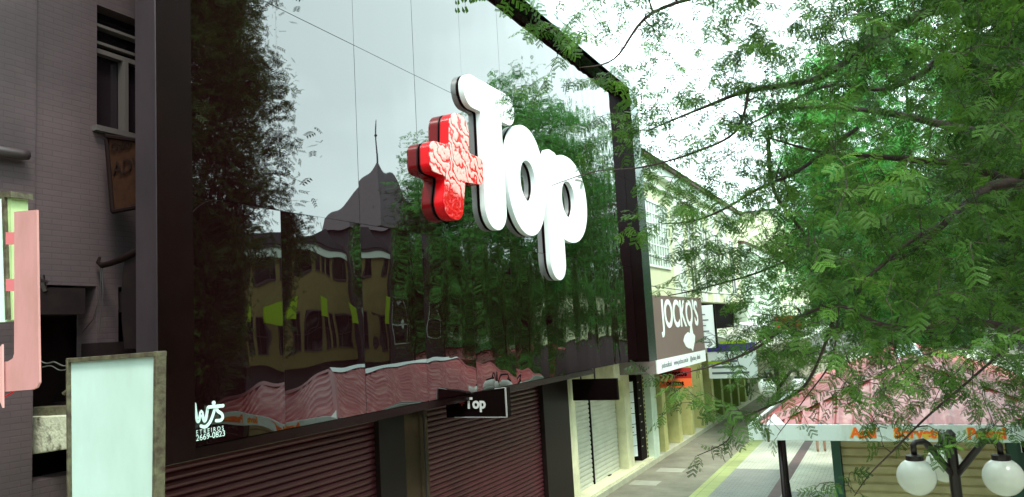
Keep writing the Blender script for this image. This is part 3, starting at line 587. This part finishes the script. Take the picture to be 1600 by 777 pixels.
gt=MB(); gt.prism([(XO-.25,ya-2.2,8.46),(XO-.25,yt-2.6,8.46),(XO-.25,(ya+yt)/2-1,9.5)],(6,0,0)); tag(obj('gable_roof',gt,M_slate),'dark gabled roof on top of the ochre building','roof') if False else obj('gable_roof',gt,M_slate,oc)
for (p0,p1,col,nm,lb_) in [((385,478),(412,500),M_lime,'shop_sign','lime green sign at first floor of the ochre building, left one'),((470,480),(512,500),M_lime,'shop_sign','lime green sign at first floor of the ochre building, middle one'),((582,472),(610,503),M_lime,'shop_sign','lime green sign next to the mauve tower')]:
    y0_,z1_=rY(*p0,XO-.8); y1_,z0_=rY(*p1,XO-.8); z1_=max(z1_,z0_+.8)
    s_=thing(nm,lb_,'sign',(XO-.8,(y0_+y1_)/2,z0_)); obj('panel',MB().box(XO-.9,XO-.8,y0_,y1_,z0_,z1_),col,s_); obj('bracket',MB().box(XO-.8,XO,(y0_+y1_)/2-.05,(y0_+y1_)/2+.05,z0_+.2,z0_+.3),M_black,s_)
y0_,z0_=rY(640,560,XO); y1_,_=rY(800,520,XO)
rd=building('red_shop','red-fronted shop with green sign across the street, mirrored in the black cladding',XO,20,yb+.1,y1_+4,7.4,M_paleyel,6,1,M_rooftile,-1,wz=4.2,ground=M_redwall,gz=3.4,mf=M_trim)
obj('sign_band',MB().box(XO-.25,XO-.02,yb+.2,y1_+3.9,3.45,3.95),M_green,rd); obj('awning',MB().prism([(XO,yb+.3,3.4),(XO-1.6,yb+.3,2.7),(XO-1.6,yb+.3,2.6),(XO,yb+.3,2.6)],(0,y1_+3.6-yb,0)),M_redwall,rd)
building('added_mauve_building','mauve-grey three-storey building added opposite the camera to block low sky',XO,20,-14,ya-2.3,9.5,M_purpwall,8,2,M_slate,-1,ground=M_dark,gz=3.2,mf=M_trim)  # added block that hides the low sky from glossy faces
building('cream_building','cream two-storey building farthest along the opposite side',XO,20,y1_+4.3,88,8.5,M_paleyel,9,1,M_rooftile,-1,ground=M_purpwall,gz=3.2)
building('added_rear_building','unseen dark grey building added behind the camera for the reflections',-14,20,-26,-18,11,M_purpwall,1,0,M_slate,1)  # unseen block added so glossy faces don't mirror open sky
# ------------------------------------------------------------------ kiosk
kx0,kx1,ky0,ky1=-2.22,2.62,12.7,23.2; kz0,kz1=2.39,2.63
kk=thing('kiosk','food kiosk with faded red corrugated hip roof, white fascia and yellow shutters','kiosk',(.2,18,0))
obj('fascia',MB().box(kx0,kx1,ky0,ky0+.04,kz0,kz1).box(kx0,kx0+.04,ky0+.041,ky1,kz0,kz1).box(kx1-.04,kx1,ky0+.041,ky1,kz0,kz1).box(kx0+.041,kx1-.041,ky1-.04,ky1,kz0,kz1),M_kwhite,kk,bevel=.004)
obj('gutter',MB().box(kx0+.05,kx0+.09,ky0+.1,ky1-.1,kz1-.03,kz1+.02).box(kx0+.041,kx0+.2,ky0+.1,ky1-.1,kz1-.08,kz1-.06).box(kx0+.1,kx1-.1,ky0+.041,ky0+.16,kz1-.08,kz1-.06),mat('gutter_zinc',(.35,.37,.33),rough=.4,metal=.4),kk)
cxm=(kx0+kx1)/2; rz=3.50; hy0,hy1=ky0+2.35,ky1-2.35
def corr(a,b,c_,d_,nrm,per=.24,amp=.035):
    # sheet a-b eave, d-c ridge ; corrugations run from eave to ridge, varying along the eave
    a,b,c_,d_=map(Vector,(a,b,c_,d_)); e=(b-a); Le=e.length; eh=e/Le; up=((d_+c_)/2-(a+b)/2); up=up-eh*up.dot(eh); upl=up.length; uh=up/upl
    n=int(Le/per)*8; s0=(d_-a).dot(eh); s1=(c_-a).dot(eh); vs=[];fs=[]
    prof=[0,0,0,.35,1,1,.35,0]
    for i in range(n+1):
        s=Le*i/n
        if s<s0: tmax=s/s0 if s0>1e-6 else 1
        elif s>s1: tmax=(Le-s)/(Le-s1) if Le-s1>1e-6 else 1
        else: tmax=1
        for k in range(5):
            vs.append(a+eh*s+uh*upl*tmax*k/4+nrm*(amp*prof[i%8]))
    for i in range(n):
        for k in range(4): fs.append((i*5+k,(i+1)*5+k,(i+1)*5+k+1,i*5+k+1))
    return vs,fs
ez=2.60; rr=MB()
A_=(kx0+.16,ky0+.14,ez);B_=(kx1-.16,ky0+.14,ez);C_=(kx1-.16,ky1-.14,ez);D_=(kx0+.16,ky1-.14,ez);R1=(cxm,hy0,rz);R2=(cxm,hy1,rz)
sheets=[(A_,B_,R1,R1),(B_,C_,R2,R1),(C_,D_,R2,R2),(D_,A_,R1,R2)]
for a,b,c_,d_ in sheets:
    nrm=(Vector(b)-Vector(a)).cross(Vector(d_)-Vector(a)).normalized(); vs,fs=corr(a,b,c_,d_,nrm); rr.add(vs,fs)
obj('roof',rr,M_kroof,kk)
cap=MB()
for a,b in [(A_,R1),(B_,R1),(C_,R2),(D_,R2)]:
    a=Vector(a);b=Vector(b); t=(b-a).normalized(); s=t.cross(Vector((0,0,1))).normalized(); u=s.cross(t)
    cap=MB(); cap.add([a+s*.17+u*-.01,a+u*.055,a-s*.17+u*-.01,b+s*.17+u*-.01,b+u*.055,b-s*.17+u*-.01],[(0,1,4,3),(1,2,5,4)])
    obj('hip_cap',cap,mat('cap_pink',(.34,.11,.11),rough=.4),kk)
obj('ridge_cap',MB().add([(cxm-.22,hy0-.1,rz-.03),(cxm,hy0-.1,rz+.06),(cxm+.22,hy0-.1,rz-.03),(cxm-.22,hy1+.1,rz-.03),(cxm,hy1+.1,rz+.06),(cxm+.22,hy1+.1,rz-.03)],[(0,1,4,3),(1,2,5,4)]),M_signwhite,kk)
obj('body',MB().box(-1.08,1.75,13.75,22.2,0,2.5),M_kgreen,kk)
for x in (-1.1,1.32): obj('post',MB().box(x,x+.13,13.6,13.745,0,2.45),M_kgreen,kk)
def slatY(parent,Y,x0,x1,z0,z1,m):
    mb=MB(); n=int((z1-z0)/.13); vs=[]
    prof=[]
    for k in range(n):
        z=z0+(z1-z0)*k/n;p=(z1-z0)/n; prof+=[(Y,z),(Y-.035,z+.012),(Y-.03,z+p*.75),(Y,z+p*.97)]
    prof.append((Y,z1))
    for y,z in prof: vs+=[(x0,y,z),(x1,y,z)]
    mb.add(vs,[(2*i,2*i+1,2*i+3,2*i+2) for i in range(len(prof)-1)]); return obj('shutter',mb,m,parent)
slatY(kk,13.74,-.96,1.31,.1,2.42,M_kyel)
obj('socket_pipe',MB().tube([(kx0+.30,ky0-.03,kz0-.02),(kx0+.30,ky0-.03,kz1-.1),(kx0+.27,ky0-.05,kz1-.06)],[.018,.018,.03],8),M_rustframe,kk)
obj('corner_plate',MB().prism([(kx0+.25,ky0+.06,kz1-.02),(kx0+.55,ky0+.06,kz1-.01),(kx0+.38,ky0+.2,kz1+.14)],(0,.05,0)),M_signwhite,kk)
t1=onY(1330,682,ky0).x
for (word,px) in (('Açaí',1330),('Sorvete',1398),('Pastel',1512)):
    p0=onY(px,683,ky0)
    obj('lettering',text_mesh(word,.20,FRO(p0.x-.008,ky0-.002,kz0+.055),.003,bold=.012),M_textyel,kk)
    obj('lettering',text_mesh(word,.20,FRO(p0.x,ky0-.006,kz0+.060),.003,bold=.008),M_textora,kk)
obj('pole',MB().tube([(-1.80,12.95,0),(-1.80,12.95,kz0+.1)],.035,10),M_black,kk,smooth=True)
obj('pole',MB().tube([(2.3,12.95,0),(2.3,12.95,kz0+.1)],.035,10),M_black,kk,smooth=True)
mp2=thing('meter_box','small black sign plate under the right end of the kiosk fascia','plate',(1.5,12.6,2.2))
obj('plate',MB().box(1.40,1.62,12.64,12.67,kz0-.12,kz0+.03),M_textblk,mp2); obj('rim',MB().box(1.395,1.625,12.671,12.69,kz0-.125,kz0+.035),M_trim,mp2)
# ------------------------------------------------------------------ lamp posts
def lamp(x,y,hh,a0,label,gr='globe lamp posts in the street'):
    t=thing('street_lamp',label,'street lamp',(x,y,0),gr)
    obj('pole',MB().tube([(x,y,0),(x,y,hh+.12)],[.065,.055],12).lathe((x,y,0),[(.15,0),(.15,.1),(.09,.16),(.07,.5)],12).lathe((x,y,hh+.1),[(.05,0),(.06,.04),(.02,.09)],10),M_black,t,smooth=False)
    for k in range(3):
        a=a0+k*2*math.pi/3; d=Vector((math.cos(a),math.sin(a),0)); c=Vector((x,y,0))
        r=.47
        obj('arm',MB().tube([c+d*.03+Vector((0,0,hh-.28)),c+d*.30+Vector((0,0,hh+.06)),c+d*.34+Vector((0,0,hh+.09)),c+d*(r-.03)+Vector((0,0,hh+.09)),c+d*r+Vector((0,0,hh+.06)),c+d*r+Vector((0,0,hh-.05))],[.038,.038,.034,.032,.032,.03],8),M_black,t,smooth=True)
        g=c+d*r+Vector((0,0,hh-.27))
        prof=[(max(.001,.195*math.sin(math.pi*i/18)),-.195*math.cos(math.pi*i/18)) for i in range(18)]
        go=obj('globe',MB().lathe(g,prof,28),M_globe,t,smooth=True)
        obj('cap',MB().lathe(g,[(.075,.165),(.09,.175),(.09,.225),(.03,.235)],16),M_black,go)
    return t
lamp(.43,9.75,2.78,R_(-22),'black three-armed lamp post with white globes in front of the kiosk shutter')
lamp(-2.55,18.9,2.95,R_(10),'black three-armed lamp post with white globes left of the kiosk roof')
# ------------------------------------------------------------------ person
def skinned(name,nodes,edges,m,parent,sub=2):
    me=bpy.data.meshes.new(name); me.from_pydata([n[0] for n in nodes],edges,[]); o=bpy.data.objects.new(name+'_t',me); COL.objects.link(o)
    sk=o.modifiers.new('s','SKIN'); 
    for i,n in enumerate(nodes):
        d=me.skin_vertices[0].data[i]; d.radius=(n[1],n[1]*(n[2] if len(n)>2 else 1)); d.use_root=(i==0)
    o.modifiers.new('u','SUBSURF').levels=sub
    dg=bpy.context.evaluated_depsgraph_get(); dg.update(); m2=bpy.data.meshes.new_from_object(o.evaluated_get(dg)); bpy.data.objects.remove(o)
    return obj(name,m2,m,parent,smooth=True)
px_,py_=-2.42,26.4
pp=thing('person','person in blue shorts walking away past the kiosk','person',(px_,py_,0))
def J(x,y,z): return (px_+x,py_+y,z)
N=[(J(0,0,.95),.13),(J(0,0,1.15),.12),(J(0,.01,1.36),.14),(J(0,.02,1.47),.06),(J(0,.02,1.55),.06),(J(0,.03,1.64),.095),(J(0,.03,1.72),.06),
 (J(.18,.01,1.4),.05),(J(.25,-.03,1.13),.042),(J(.26,.08,.88),.032),(J(.26,.10,.80),.035),(J(-.18,.01,1.4),.05),(J(-.25,.02,1.13),.042),(J(-.24,.12,.9),.032),(J(-.24,.15,.82),.035),
 (J(.10,0,.88),.09),(J(.10,.08,.50),.058),(J(.10,.02,.10),.038),(J(.10,.02,.04),.04),(J(.10,.16,.03),.03),(J(-.10,0,.88),.09),(J(-.10,-.02,.5),.058),(J(-.10,-.15,.12),.038),(J(-.10,-.14,.05),.04),(J(-.10,-.02,.03),.03)]
Ed=[(0,1),(1,2),(2,3),(3,4),(4,5),(5,6),(2,7),(7,8),(8,9),(9,10),(2,11),(11,12),(12,13),(13,14),(0,15),(15,16),(16,17),(17,18),(18,19),(0,20),(20,21),(21,22),(22,23),(23,24)]
skinned('body',N,Ed,mat('skin',(.30,.17,.11),rough=.5),pp)
skinned('shorts',[(J(0,0,.98),.15),(J(0,0,.88),.15),(J(.10,.01,.80),.105),(J(.10,.06,.58),.09),(J(-.10,0,.80),.105),(J(-.10,-.02,.58),.09)],[(0,1),(1,2),(2,3),(1,4),(4,5)],mat('blue_shorts',(.02,.05,.38),rough=.7),pp)
skinned('shirt',[(J(0,0,1.0),.155),(J(0,0,1.2),.15),(J(0,.01,1.38),.16),(J(.19,.01,1.40),.07),(J(.25,-.02,1.2),.06),(J(-.19,.01,1.4),.07),(J(-.25,.01,1.2),.06)],[(0,1),(1,2),(2,3),(3,4),(2,5),(5,6)],mat('white_shirt',(.6,.6,.6),rough=.8),pp)
skinned('hair',[(J(0,.01,1.70),.085),(J(0,.0,1.64),.085)],[(0,1)],mat('dark_hair',(.015,.01,.008),rough=.6),pp)
# ------------------------------------------------------------------ trees
def np_mesh(name,V,F,tone=None):
    me=bpy.data.meshes.new(name); nv,nf=len(V),len(F); k=F.shape[1]
    me.vertices.add(nv); me.vertices.foreach_set('co',V.astype(np.float32).ravel()); me.loops.add(nf*k); me.loops.foreach_set('vertex_index',F.astype(np.int32).ravel())
    me.polygons.add(nf); me.polygons.foreach_set('loop_start',np.arange(0,nf*k,k,dtype=np.int32)); me.polygons.foreach_set('loop_total',np.full(nf,k,dtype=np.int32))
    me.update(calc_edges=True)
    if tone is not None:
        a=me.attributes.new('tone','FLOAT','FACE'); a.data.foreach_set('value',tone.astype(np.float32))
    return me
def pinna(npair,Ln,lw,ll):
    qs=[]
    for i in range(npair):
        s=Ln*(i+.6)/npair; sc=math.sin(math.pi*min(1,.25+.75*(1-(i/npair))))*.35+.7
        for sg in (-1,1):
            d=np.array([.30,sg*.954,0]); n=np.array([-d[1],d[0],0]); a=np.array([s,0,0.]); tip=a+d*ll*sc+np.array([0,0,-.10*ll])
            mid=a+d*ll*.5*sc
            qs.append([a-n*lw*.25,mid-n*lw*.5,tip,mid+n*lw*.5])
    qs.append([np.array([0,-.0012,0]),np.array([Ln,-.0006,0]),np.array([Ln,.0006,0]),np.array([0,.0012,0])])
    return np.array(qs)
def bip_leaf(pairs,Lr,npair,Ln,lw,ll):
    q=[]; base=pinna(npair,Ln,lw,ll)
    for i in range(pairs):
        s=.25*Lr+.75*Lr*i/(max(1,pairs-1)); sc=.75+.35*math.sin(math.pi*(i+.6)/pairs)
        for sg in (-1,1):
            a=sg*R_(58-12*i/pairs); c,sn=math.cos(a),math.sin(a); Rz=np.array([[c,-sn,0],[sn,c,0],[0,0,1]])
            p=base*sc; p=p.copy(); r=np.linalg.norm(p[...,:2],axis=-1); p[...,2]-=r*r*4.5
            q.append(p@Rz.T+np.array([s,0,-s*s*.8]))
    q.append(np.array([[[0,-.0016,0],[Lr,-.001,-Lr*Lr*.8],[Lr,.001,-Lr*Lr*.8],[0,.0016,0]]]))
    return np.concatenate(q)
def rotmats(dirs,roll,upb):
    x=dirs/np.linalg.norm(dirs,axis=1,keepdims=True); up=upb; z=up-x*(x*up).sum(1,keepdims=True); z/=np.linalg.norm(z,axis=1,keepdims=True)+1e-9
    y=np.cross(z,x); c,s=np.cos(roll)[:,None],np.sin(roll)[:,None]; y2=c*y+s*z; z2=-s*y+c*z
    return np.stack([x,y2,z2],-1)
def place(tmpl,pos,Rm,sc,tone):
    Q=tmpl.reshape(-1,3); V=np.einsum('nij,vj->nvi',Rm,Q)*sc[:,None,None]+pos[:,None,:]
    V=V.reshape(-1,3); F=np.arange(len(V)).reshape(-1,4); return V,F,np.repeat(tone,len(tmpl))
M_leaf=leaf_mat('mimosa_leaf',(.009,.036,.003),(.088,.200,.026),tr=.36)
M_leaf2=leaf_mat('bright_leaf',(.03,.16,.03),(.10,.34,.07),tr=.4)
M_leaf3=leaf_mat('dark_leaf',(.010,.030,.005),(.05,.10,.014),tr=.3)
class Tree:
    def __init__(s): s.P=[];s.rad=[];s.tubes=MB(); s.tw=[]   # skeleton nodes
    def limb(s,pts,r0,r1,sides=8,wig=.0):
        pts=smooth_pts([Vector(p) for p in pts],6)
        if wig: pts=[p+Vector(np.random.default_rng(i+len(s.P)).normal(0,wig,3)) for i,p in enumerate(pts)]
        n=len(pts); rad=[r0+(r1-r0)*i/(n-1) for i in range(n)]; s.tubes.tube(pts,rad,sides)
        for p,r in zip(pts,rad): s.P.append(np.array(p)); s.rad.append(r)
    def grow(s,att,maxd,g,rt=.005,droop=.05):
        P=np.array(s.P); rad=np.array(s.rad); att=list(att); 
        remaining=np.array(att); done=0
        D2=np.full(len(remaining),1e9); near=np.zeros(len(remaining),int)
        for i0 in range(0,len(P),256):
            d=((remaining[:,None]-P[None,i0:i0+256])**2).sum(-1); j=d.argmin(1); m=d[np.arange(len(d)),j]; u=m<D2; D2[u]=m[u]; near[u]=j[u]+i0
        Pl=list(P); rl=list(rad)
        alive=np.ones(len(remaining),bool)
        while alive.any():
            D2a=np.where(alive,D2,1e9); k=int(D2a.argmin())
            if D2a[k]>maxd*maxd: break
            alive[k]=False; a=Pl[near[k]]; b=remaining[k]; d=math.sqrt(D2[k])
            if d<.03: continue
            ns=max(2,int(d/.10)); side=g.normal(0,.12*d,3); pts=[]
            for q in range(ns+1):
                t=q/ns; p=a+(b-a)*t+side*math.sin(math.pi*t)*.6+np.array([0,0,.18*d*math.sin(math.pi*t)-droop*d*t*t]); pts.append(p)
            r0=min(rl[near[k]]*.7,rt*.7+.012*d); s.tubes.tube(pts,[r0+(.0018-r0)*q/ns for q in range(ns+1)],4,cap=False)
            s.tw.append(pts)
            new=np.array(pts[1:]); 
            for p in new: Pl.append(p); rl.append(max(.003,r0*.8))
            base=len(Pl)-len(new)
            dd=((remaining[:,None]-new[None])**2).sum(-1); j=dd.argmin(1); m=dd[np.arange(len(dd)),j]; u=m<D2; D2[u]=m[u]; near[u]=j[u]+base
# near mimosa tree
g=np.random.default_rng(5)
T1=Tree()
tb=Vector((3.3,7.6,0)); fork=Vector((2.9,7.4,3.4))
T1.limb([tb,(3.25,7.6,1.2),(3.1,7.5,2.4),fork],.24,.17,12)
def Dp(l): return [dep(x,y,d) for x,y,d in l]
limbs=[
 ([fork,(2.6,7,4.6)]+Dp([(1700,10,6.6),(1560,-15,6.4),(1480,5,6.3),(1400,45,6.2),(1340,85,6.1),(1270,125,6.0),(1170,142,5.9),(1100,168,5.8),(1010,205,5.7)]),.075,.004),
 ([fork,(2.4,7.2,4.3)]+Dp([(1690,330,6.9),(1600,294,6.8),(1520,262,6.8),(1430,250,6.8),(1350,243,6.9),(1275,236,7.0),(1200,215,7.0)]),.07,.006),
 ([fork]+Dp([(1720,420,6.0),(1620,300,5.9),(1545,292,5.8),(1500,328,5.7),(1450,372,5.6),(1410,402,5.5),(1380,405,5.5)]),.06,.006),
 (Dp([(1545,292,5.8),(1480,345,5.5),(1420,378,5.3),(1360,430,5.2),(1312,468,5.1)]),.03,.006),
 ([(2.6,7,4.6)]+Dp([(1650,120,7.5),(1540,105,7.4),(1480,85,7.3),(1440,115,7.4),(1380,140,7.5),(1290,135,7.6),(1180,190,7.6),(1130,210,7.7)]),.05,.004),
 ([fork]+Dp([(1700,560,5.4),(1600,520,5.3),(1500,500,5.2),(1430,515,5.1),(1370,505,5.0),(1310,478,5.0),(1240,500,5.0),(1150,560,4.9)]),.04,.003),
 (Dp([(1170,142,5.9),(1150,205,5.7),(1080,240,5.5),(1000,262,5.3),(930,268,5.2),(862,290,5.1)]),.012,.002),
 (Dp([(1340,200,5.9),(1250,265,5.9),(1180,298,5.8),(1135,325,5.8),(1085,345,5.7),(1035,350,5.7)]),.018,.004),
 ([(2.6,7,4.6)]+Dp([(1500,-120,5.6),(1300,-60,5.5),(1150,-20,5.4),(1020,20,5.3),(960,92,5.2),(905,106,5.2)]),.03,.002),
 (Dp([(1300,-60,5.5),(1100,-60,5.3),(960,-50,5.2),(880,-20,5.2),(870,30,5.2)]),.012,.002),
 (Dp([(1600,520,5.3),(1520,590,5.0),(1450,650,4.8),(1400,700,4.7),(1360,740,4.6),(1335,775,4.6)]),.010,.0025),
 (Dp([(1240,500,5.0),(1180,545,5.0),(1120,570,5.0),(1060,585,5.0)]),.012,.003),
 (Dp([(1310,478,5.0),(1260,600,5.6),(1190,640,6.1),(1150,660,6.3),(1135,690,6.3),(1090,712,6.3)]),.012,.003),
 (Dp([(1310,478,5.),(1300,560,4.8),(1260,620,4.8),(1215,680,4.8)]),.008,.002),
 (Dp([(1200,215,7.0),(1210,300,7.0),(1260,380,7.0),(1200,420,6.9),(1100,450,6.7),(1045,462,6.6)]),.02,.004),
 ([fork,(1.5,8.5,5.5),(.6,9.4,6.3),(-.4,10,6.8),(-1.2,10.4,7.0)],.08,.01),
 ([fork,(3.6,8.8,5),(3.2,10.5,6.6),(2.4,12,7.6)],.09,.015),
 ([fork,(4.4,7,5.2),(5.6,6.6,6.8)],.09,.015),([fork,(3,5.6,5),(2.8,4.2,6.2)],.07,.012),([fork,(3.2,7.8,5.5),(3,8,8)],.10,.02),
]
for pts,a,b in limbs: T1.limb(pts,a,b,7)
cx_=[800,850,950,1050,1150,1250,1350,1450,1550,1650,1720]
den={-60:[.1,.4,.5,.8,.85,.85,.9,1,1,1,1],50:[.02,.14,.34,.66,.72,.66,.80,.9,1,1,1],150:[0,0,.12,.70,.76,.68,.72,.8,1,1,1],250:[0,0,.12,.62,.76,.74,.75,.85,1,1,1],350:[0,0,.03,.60,.76,.78,.82,.9,1,1,1],
 450:[0,0,0,.28,.76,.9,1,1,1,1,1],550:[0,0,0,.05,.46,.72,.78,.85,.9,1,1],635:[0,0,0,.02,.07,.24,.40,.46,.38,.36,.36],690:[0,0,0,.10,.04,.03,.07,.12,.08,.05,.05],780:[0,0,0,0,0,0,.03,.02,0,0,0]}
rows=sorted(den); DM=np.array([den[r] for r in rows])
def dens(x,y):
    x=np.clip(x,cx_[0],cx_[-1]-1e-3); y=np.clip(y,rows[0],rows[-1]-1e-3); i=np.searchsorted(rows,y,side='right')-1; j=np.searchsorted(cx_,x,side='right')-1
    ty=(y-np.array(rows)[i])/(np.array(rows)[i+1]-np.array(rows)[i]); tx=(x-np.array(cx_)[j])/(np.array(cx_)[j+1]-np.array(cx_)[j])
    return (DM[i,j]*(1-tx)+DM[i,j+1]*tx)*(1-ty)+(DM[i+1,j]*(1-tx)+DM[i+1,j+1]*tx)*ty
# cluster centres give the crown its gaps and clumps
att=[]
NC=880
def put(c,k,sp):
    for q in range(k): att.append(c+g.normal(0,1,3)*np.array([sp,sp,sp*.7]))
n_=0
while n_<NC:
    x=g.uniform(820,1700); y=g.uniform(-120,775)
    w=dens(np.array([x]),np.array([max(-60,y)]))[0]
    if g.random()<w**1.5:
        dd=g.uniform(3.8,9.2) if x>1250 else g.uniform(4.6,7.9)
        if y>600: dd=g.uniform(4.2,6.6)
        put(np.array(dep(x,y,dd)),int(g.integers(2,6)),.17); n_+=1
for pts,a_,b_ in limbs[:15]:
    sp=smooth_pts([Vector(p) for p in pts],3); m_=len(sp)
    thin=toimg(np.array(sp[-1]))[0]<1000
    for q in range(int(m_*.45),m_):
        if g.random()<(.4 if thin else .75): put(np.array(sp[q]),1 if thin else int(g.integers(1,3)),.05 if thin else .11)
ext=[]
while len(ext)<900:
    v=g.normal(0,1,3); v/=np.linalg.norm(v); r=g.uniform(.45,1)**.6
    p=np.array([2.4,8.4,6.9])+v*r*np.array([4.4,4.9,3.6])
    X,Y,Z=toimg(p)
    if p[2]<3.2 or (Z>0 and 780<X<1700 and -120<Y<800) or np.linalg.norm(p-np.array([0,0,4.3]))<3: continue
    if Z>0 and X<=780 and X>-50 and Y<800: continue
    ext.append(p)
T1.grow(np.array(att),1.1,g,rt=.009)
T1.grow(np.array(ext),1.6,g,rt=.012)
def leaves_on(tw,g,step,lo=.25,phase=.5):
    pos=[];dr=[]
    for pts in tw:
        pts=np.array(pts); seg=np.linalg.norm(np.diff(pts,axis=0),axis=1); Lt=seg.sum(); cum=np.concatenate([[0],np.cumsum(seg)])
        s=max(Lt*lo,Lt-.55)+g.uniform(0,step); side=1
        while s<Lt+.001:
            i=min(len(seg)-1,np.searchsorted(cum,s,side='right')-1); t=(s-cum[i])/max(seg[i],1e-6); p=pts[i]+(pts[i+1]-pts[i])*t; d=(pts[i+1]-pts[i]); d/=np.linalg.norm(d)+1e-9
            sv=np.cross(d,[0,0,1]); sv/=np.linalg.norm(sv)+1e-9
            pos.append(p); dr.append(d*.5+sv*side*g.uniform(.5,1.1)+np.array([0,0,g.uniform(-.75,.15)])+g.normal(0,.15,3)); side=-side; s+=step*g.uniform(.7,1.3)
        pos.append(pts[-1]); dr.append(pts[-1]-pts[-2]+np.array([0,0,-.02]))
    return np.array(pos),np.array(dr)
pos,dr=leaves_on(T1.tw,g,.042)
print('near leaves',len(pos))
X,Y,Z=toimg(pos); inview=(Z>0)&(X>780)&(X<1700)&(Y>-100)&(Y<850)
up=np.array([0,0,1.])+g.normal(0,.35,(len(pos),3)); Rm=rotmats(dr,g.normal(0,.5,len(pos)),up); sc=g.uniform(.65,1.2,len(pos)); tone=np.clip(g.normal(.40,.20,len(pos))+.28*np.sin(pos[:,0]*5.1+2*np.sin(pos[:,2]*3.7))*np.sin(pos[:,1]*4.3+pos[:,2]*5.),0,1)
fine=bip_leaf(3,.085,6,.050,.0088,.0105); coarse=bip_leaf(3,.09,3,.08,.020,.016)
i1=inview; i2=~inview&(g.random(len(pos))<.9)
V1,F1,t1_=place(fine,pos[i1],Rm[i1],sc[i1],tone[i1]); V2,F2,t2_=place(coarse,pos[i2],Rm[i2],sc[i2]*1.7,tone[i2])
tr=thing('mimosa_tree','feathery-leaved mimosa tree filling the right side in front of the kiosk','tree',tuple(tb))
obj('trunk',T1.tubes,M_bark,tr,smooth=True)
obj('crown',np_mesh('crown',np.concatenate([V1,V2]),np.concatenate([F1,F2+len(V1)]),np.concatenate([t1_,t2_])),M_leaf,tr)
# other street trees: trunk, limbs and clumped sprays
def far_tree(name,label,x,y,h,rx,ry,zc,rzv,m,seed,clumps=230,per=75,leaf=.15,gr='trees along the street'):
    g=np.random.default_rng(seed); t=Tree(); base=Vector((x,y,0)); f=Vector((x+g.normal(0,.3),y+g.normal(0,.3),zc-rzv*.75))
    t.limb([base,(x+.1,y,f.z*.5),f],.2,.14,10)
    for k in range(8):
        a=k*.785+g.uniform(-.3,.3); e=Vector((x+math.cos(a)*rx*.7,y+math.sin(a)*ry*.7,zc+g.uniform(-.3,.7)*rzv)); mid=(f+e)/2+Vector((0,0,.3)); t.limb([f,mid,e],.08,.02,6)
    t.limb([f,(x,y,zc),(x+.2,y,zc+rzv*.8)],.1,.02,6)
    v=g.normal(0,1,(clumps,3)); v/=np.linalg.norm(v,axis=1,keepdims=True); r=g.uniform(.25,1,clumps)**.5
    c=np.array([x,y,zc])+v*(r*(1+.18*np.sin(v[:,0]*5+seed)*np.cos(v[:,2]*6)))[:,None]*np.array([rx,ry,rzv])
    t.grow(c,3.0,g,rt=.015)
    n=clumps*per; ci=np.repeat(c,per,axis=0); pos=ci+g.normal(0,1,(n,3))*np.array([.34,.34,.22]); dr=g.normal(0,1,(n,3)); dr[:,2]=dr[:,2]*.5-.35
    Rm=rotmats(dr,g.normal(0,.6,n),np.array([0,0,1.])+g.normal(0,.3,(n,3))); tone=np.clip(g.normal(.45,.2,n)+np.repeat(g.normal(0,.18,clumps),per),0,1)
    tm=[]
    for i in range(4):
        s=i/4.; 
        for sg in (-1,1): tm.append([[s,0,0],[s+.12,sg*.16,-.02],[s+.32,sg*.30,-.06],[s+.20,sg*.05,-.01]])
    V,F,tt=place(np.array(tm),pos,Rm,leaf*g.uniform(.7,1.3,n),tone)
    o=thing(name,label,'tree',(x,y,0),gr); obj('trunk',t.tubes,M_bark,o,smooth=True); obj('crown',np_mesh('crown',V,F,tt),m,o); return o
far_tree('street_tree','bright green dense tree standing beyond the kiosk in mid street',1.0,27.5,12,4.4,3.6,8.4,5.6,M_leaf2,21,clumps=520,per=90,leaf=.22)
far_tree('street_tree','dark tree beside the kiosk, mirrored at the left end of the cladding',3.4,13.2,19,2.5,2.5,10.0,8.0,M_leaf3,22,clumps=800,per=85,leaf=.22)
far_tree('street_tree','slender tree right of the kiosk far end, mirrored behind the red plus',4.6,27.5,11,1.7,1.7,7.5,4.4,M_leaf3,23,clumps=200,leaf=.17)
far_tree('street_tree','large leafy tree far down the street, mirrored at the right of the cladding',-.4,38,12,3.6,4.0,7.5,5.0,M_leaf3,24,clumps=300,per=80,leaf=.2)
far_tree('street_tree','farthest tree at the end of the street behind the others',2,52,12,4,5,7,5,M_leaf2,25,clumps=220,leaf=.3)
far_tree('street_tree','tree growing on the right pavement beyond the slender tree',6.0,36,12,3,3,7.3,4.6,M_leaf3,26,clumps=260,leaf=.2)
# overhead wires
for k,(a,b,sag,lb_) in enumerate([((-6.9,21,6.6),(-5.5,44,6.4),.3,'upper thin wire running along the mint building'),((-6.6,21,5.5),(-5,44,5.6),.25,'lower thin wire running above the taupe sign')]):
    a=Vector(a);b=Vector(b); tag(obj('wire',MB().tube([a+(b-a)*t/12-Vector((0,0,4*sag*(t/12)*(1-t/12))) for t in range(13)],.014,5),M_cable),lb_,'wire')
